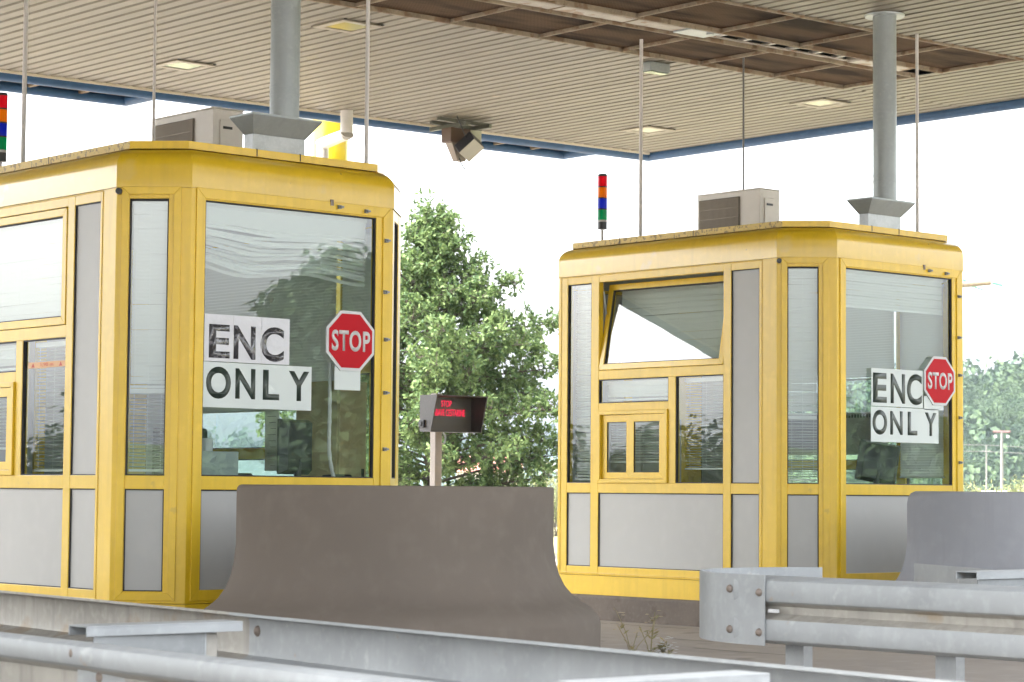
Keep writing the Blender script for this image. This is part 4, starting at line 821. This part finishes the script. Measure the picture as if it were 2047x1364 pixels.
for k, (ya, yb_) in enumerate(((890, 897), (903, 908))):
    q = MB(); a = atd(1850, ya-2, 300); b = atd(1972, ya, 300); c = atd(2200, yb_+6, 300); q.tube([a, b, c], .035, 6); tag(q.build('power_line', CONP), ('upper' if k == 0 else 'lower')+' thin wire passing the two pale poles', 'wire', 'overhead wires')
p = atd(1898, 960, 118); top = atd(1898, 560, 118).z; t = thing('power_pole', 'tall pole hidden behind the farther booth with wooden arm and green insulator strings', 'pole', (p.x, p.y, -.02)); sx = Vector((rt.x, rt.y, 0))
q = MB(); q.tube([(0, 0, 0), (0, 0, top+.3)], [.2, .13], 12); q.build('shaft', WOOD, t, smooth=True)
q = MB(); q.tube([sx*.0 + Vector((0, 0, top-.22)), sx*2.12 + Vector((0, 0, top-.02))], .15, 10); q.build('crossarm', WOOD, t, smooth=True); GI = mat('green_glass', (.10, .34, .24), .2)
for a0, a1 in (((.7, -.05), (1.75, -.42)), ((2.2, -.05), (2.72, -.18)), ((.7, .1), (1.2, -.1))):
    q = MB(); P0 = sx*a0[0]+Vector((0, 0, top+a0[1])); P1 = sx*a1[0]+Vector((0, 0, top+a1[1])); q.tube([P0, P1], .02, 6)
    for k in range(7): c = P0.lerp(P1, (k+.5)/7); dd = (P1-P0).normalized(); q.tube([c-dd*.03, c+dd*.03], [.08, .05], 8)
    q.build('insulator_string', GI, t)
def car(p, rz, paint, label, grp=None):
    t = thing('parked_car', label, 'car', p, grp, rz); q = MB(); rings = []
    for x, zb, zt, w in ((-2.1, .38, .72, .70), (-2.0, .28, .86, .80), (-1.3, .24, .94, .86), (0, .22, .95, .88), (1.1, .24, .92, .86), (1.9, .28, .78, .78), (2.08, .38, .62, .66)): rings.append([Vector((x, -w, zb+.1)), Vector((x, -w*.92, zb)), Vector((x, w*.92, zb)), Vector((x, w, zb+.1)), Vector((x, w, zt-.12)), Vector((x, w*.88, zt)), Vector((x, -w*.88, zt)), Vector((x, -w, zt-.12))])
    q.loft(rings); q.build('body', paint, t, smooth=True, sharp=50)
    def cab(s, z0, z1): return [[Vector((x, s*y*w, z)) for x, y, w in ((a, -1, b), (c, -1, b), (c, 1, b), (a, 1, b))] for a, c, b, z in ((-1.65, 1.0, .80, z0), (-1.05, .25, .62, z1))]
    q = MB(); q.loft(cab(1, .93, 1.40)); q.build('window', BLACK, t, bevel=.03); q = MB(); q.loft([[Vector((x, y, z)) for x, y in ((-1.10, -.64), (.30, -.64), (.30, .64), (-1.10, .64))] for z in (1.385, 1.44)]); q.build('roof', paint, t, bevel=.03)
    for x in (-1.35, 1.3):
        for s in (-1, 1): q = MB(); q.tube([(x, s*.70, .32), (x, s*.885, .32)], .32, 24); wl = q.build('wheel', BLACK, t, smooth=True); q = MB(); q.tube([(x, s*.886, .32), (x, s*.893, .32)], .2, 20); q.build('rim', DUCT, wl)
    for s in (-1, 1): q = MB(); q.box((1.93, s*.6-.14, .6), (2.06, s*.6+.14, .72)); q.build('headlight', G2, t, bevel=.02); 
    return t
p = atd(1991, 960, 150); car((p.x, p.y, -.02), R(20), mat('white_paint', (.75, .75, .75), .3, coat=.5), 'small white car roof peeking above the bushes below the poles')
p = atd(975, 960, 300); t = thing('house', 'far pink roofed house glimpsed through the oak tree', 'house', (p.x, p.y, 0), None, R(-40)); q = MB(); q.box((-4, -3, 0), (4, 3, 3.6)); q.build('wall', mat('house_wall', (.6, .55, .48), .8), t)
q = MB(); q.add([(-4.4, -3.4, 3.6), (4.4, -3.4, 3.6), (4.4, 3.4, 3.6), (-4.4, 3.4, 3.6), (-4.4, 0, 5.6), (4.4, 0, 5.6)], [(0, 1, 5, 4), (2, 3, 4, 5), (0, 4, 3), (1, 2, 5), (0, 3, 2, 1)]); q.build('roof', mat('pink_tile', (.5, .2, .15), .8, var=.2), t)
for x in (-2.4, 0, 2.4): q = MB(); q.box((x-.5, -3.02, 1.1), (x+.5, -3.001, 2.3)); q.build('window', BLACK, t)
p = atd(1113, 935, 75); t = thing('street_lamp', 'white dome lamp at the left edge of the farther booth', 'lamp', (p.x, p.y, -.02)); h_ = p.z
q = MB(); q.tube([(0, 0, 0), (0, 0, h_-.1)], .04, 10); q.build('post', CONP, t); q = MB(); q.tube([(0, 0, h_), (0, 0, h_+.08), (0, 0, h_+.14), (0, 0, h_+.17)], [.24, .22, .14, .03], 20); q.build('lamp_shade', WSIGN, t, smooth=True); q = MB(); q.tube([(0, 0, h_-.1), (0, 0, h_-.001)], .17, 16); q.build('lens', WSIGN, t, smooth=True)
# silver car waiting beside the photographer, mirrored in the booth glass
car((-10.6, -9.2, 0), R(90), mat('silver_paint', (.5, .51, .53), .25, metal=.4, coat=.6), 'silver car waiting in the lane left of the camera')

# ------------------------------------------------------------------ haze
q = MB(); q.box((-1480, -1480, -1.5), (1480, 1480, 75)); hz = stuff(q.build('haze', mat('unused', (1, 1, 1))))
hm = bpy.data.materials.new('haze_air'); hm.use_nodes = True; n = hm.node_tree; n.nodes.remove(n.nodes['Principled BSDF']); pv = n.nodes.new('ShaderNodeVolumePrincipled'); pv.inputs['Density'].default_value = .00015; pv.inputs['Color'].default_value = (.72, .86, 1, 1); pv.inputs['Anisotropy'].default_value = .2
n.links.new(pv.outputs[0], n.nodes['Material Output'].inputs['Volume']); hz.data.materials.clear(); hz.data.materials.append(hm)
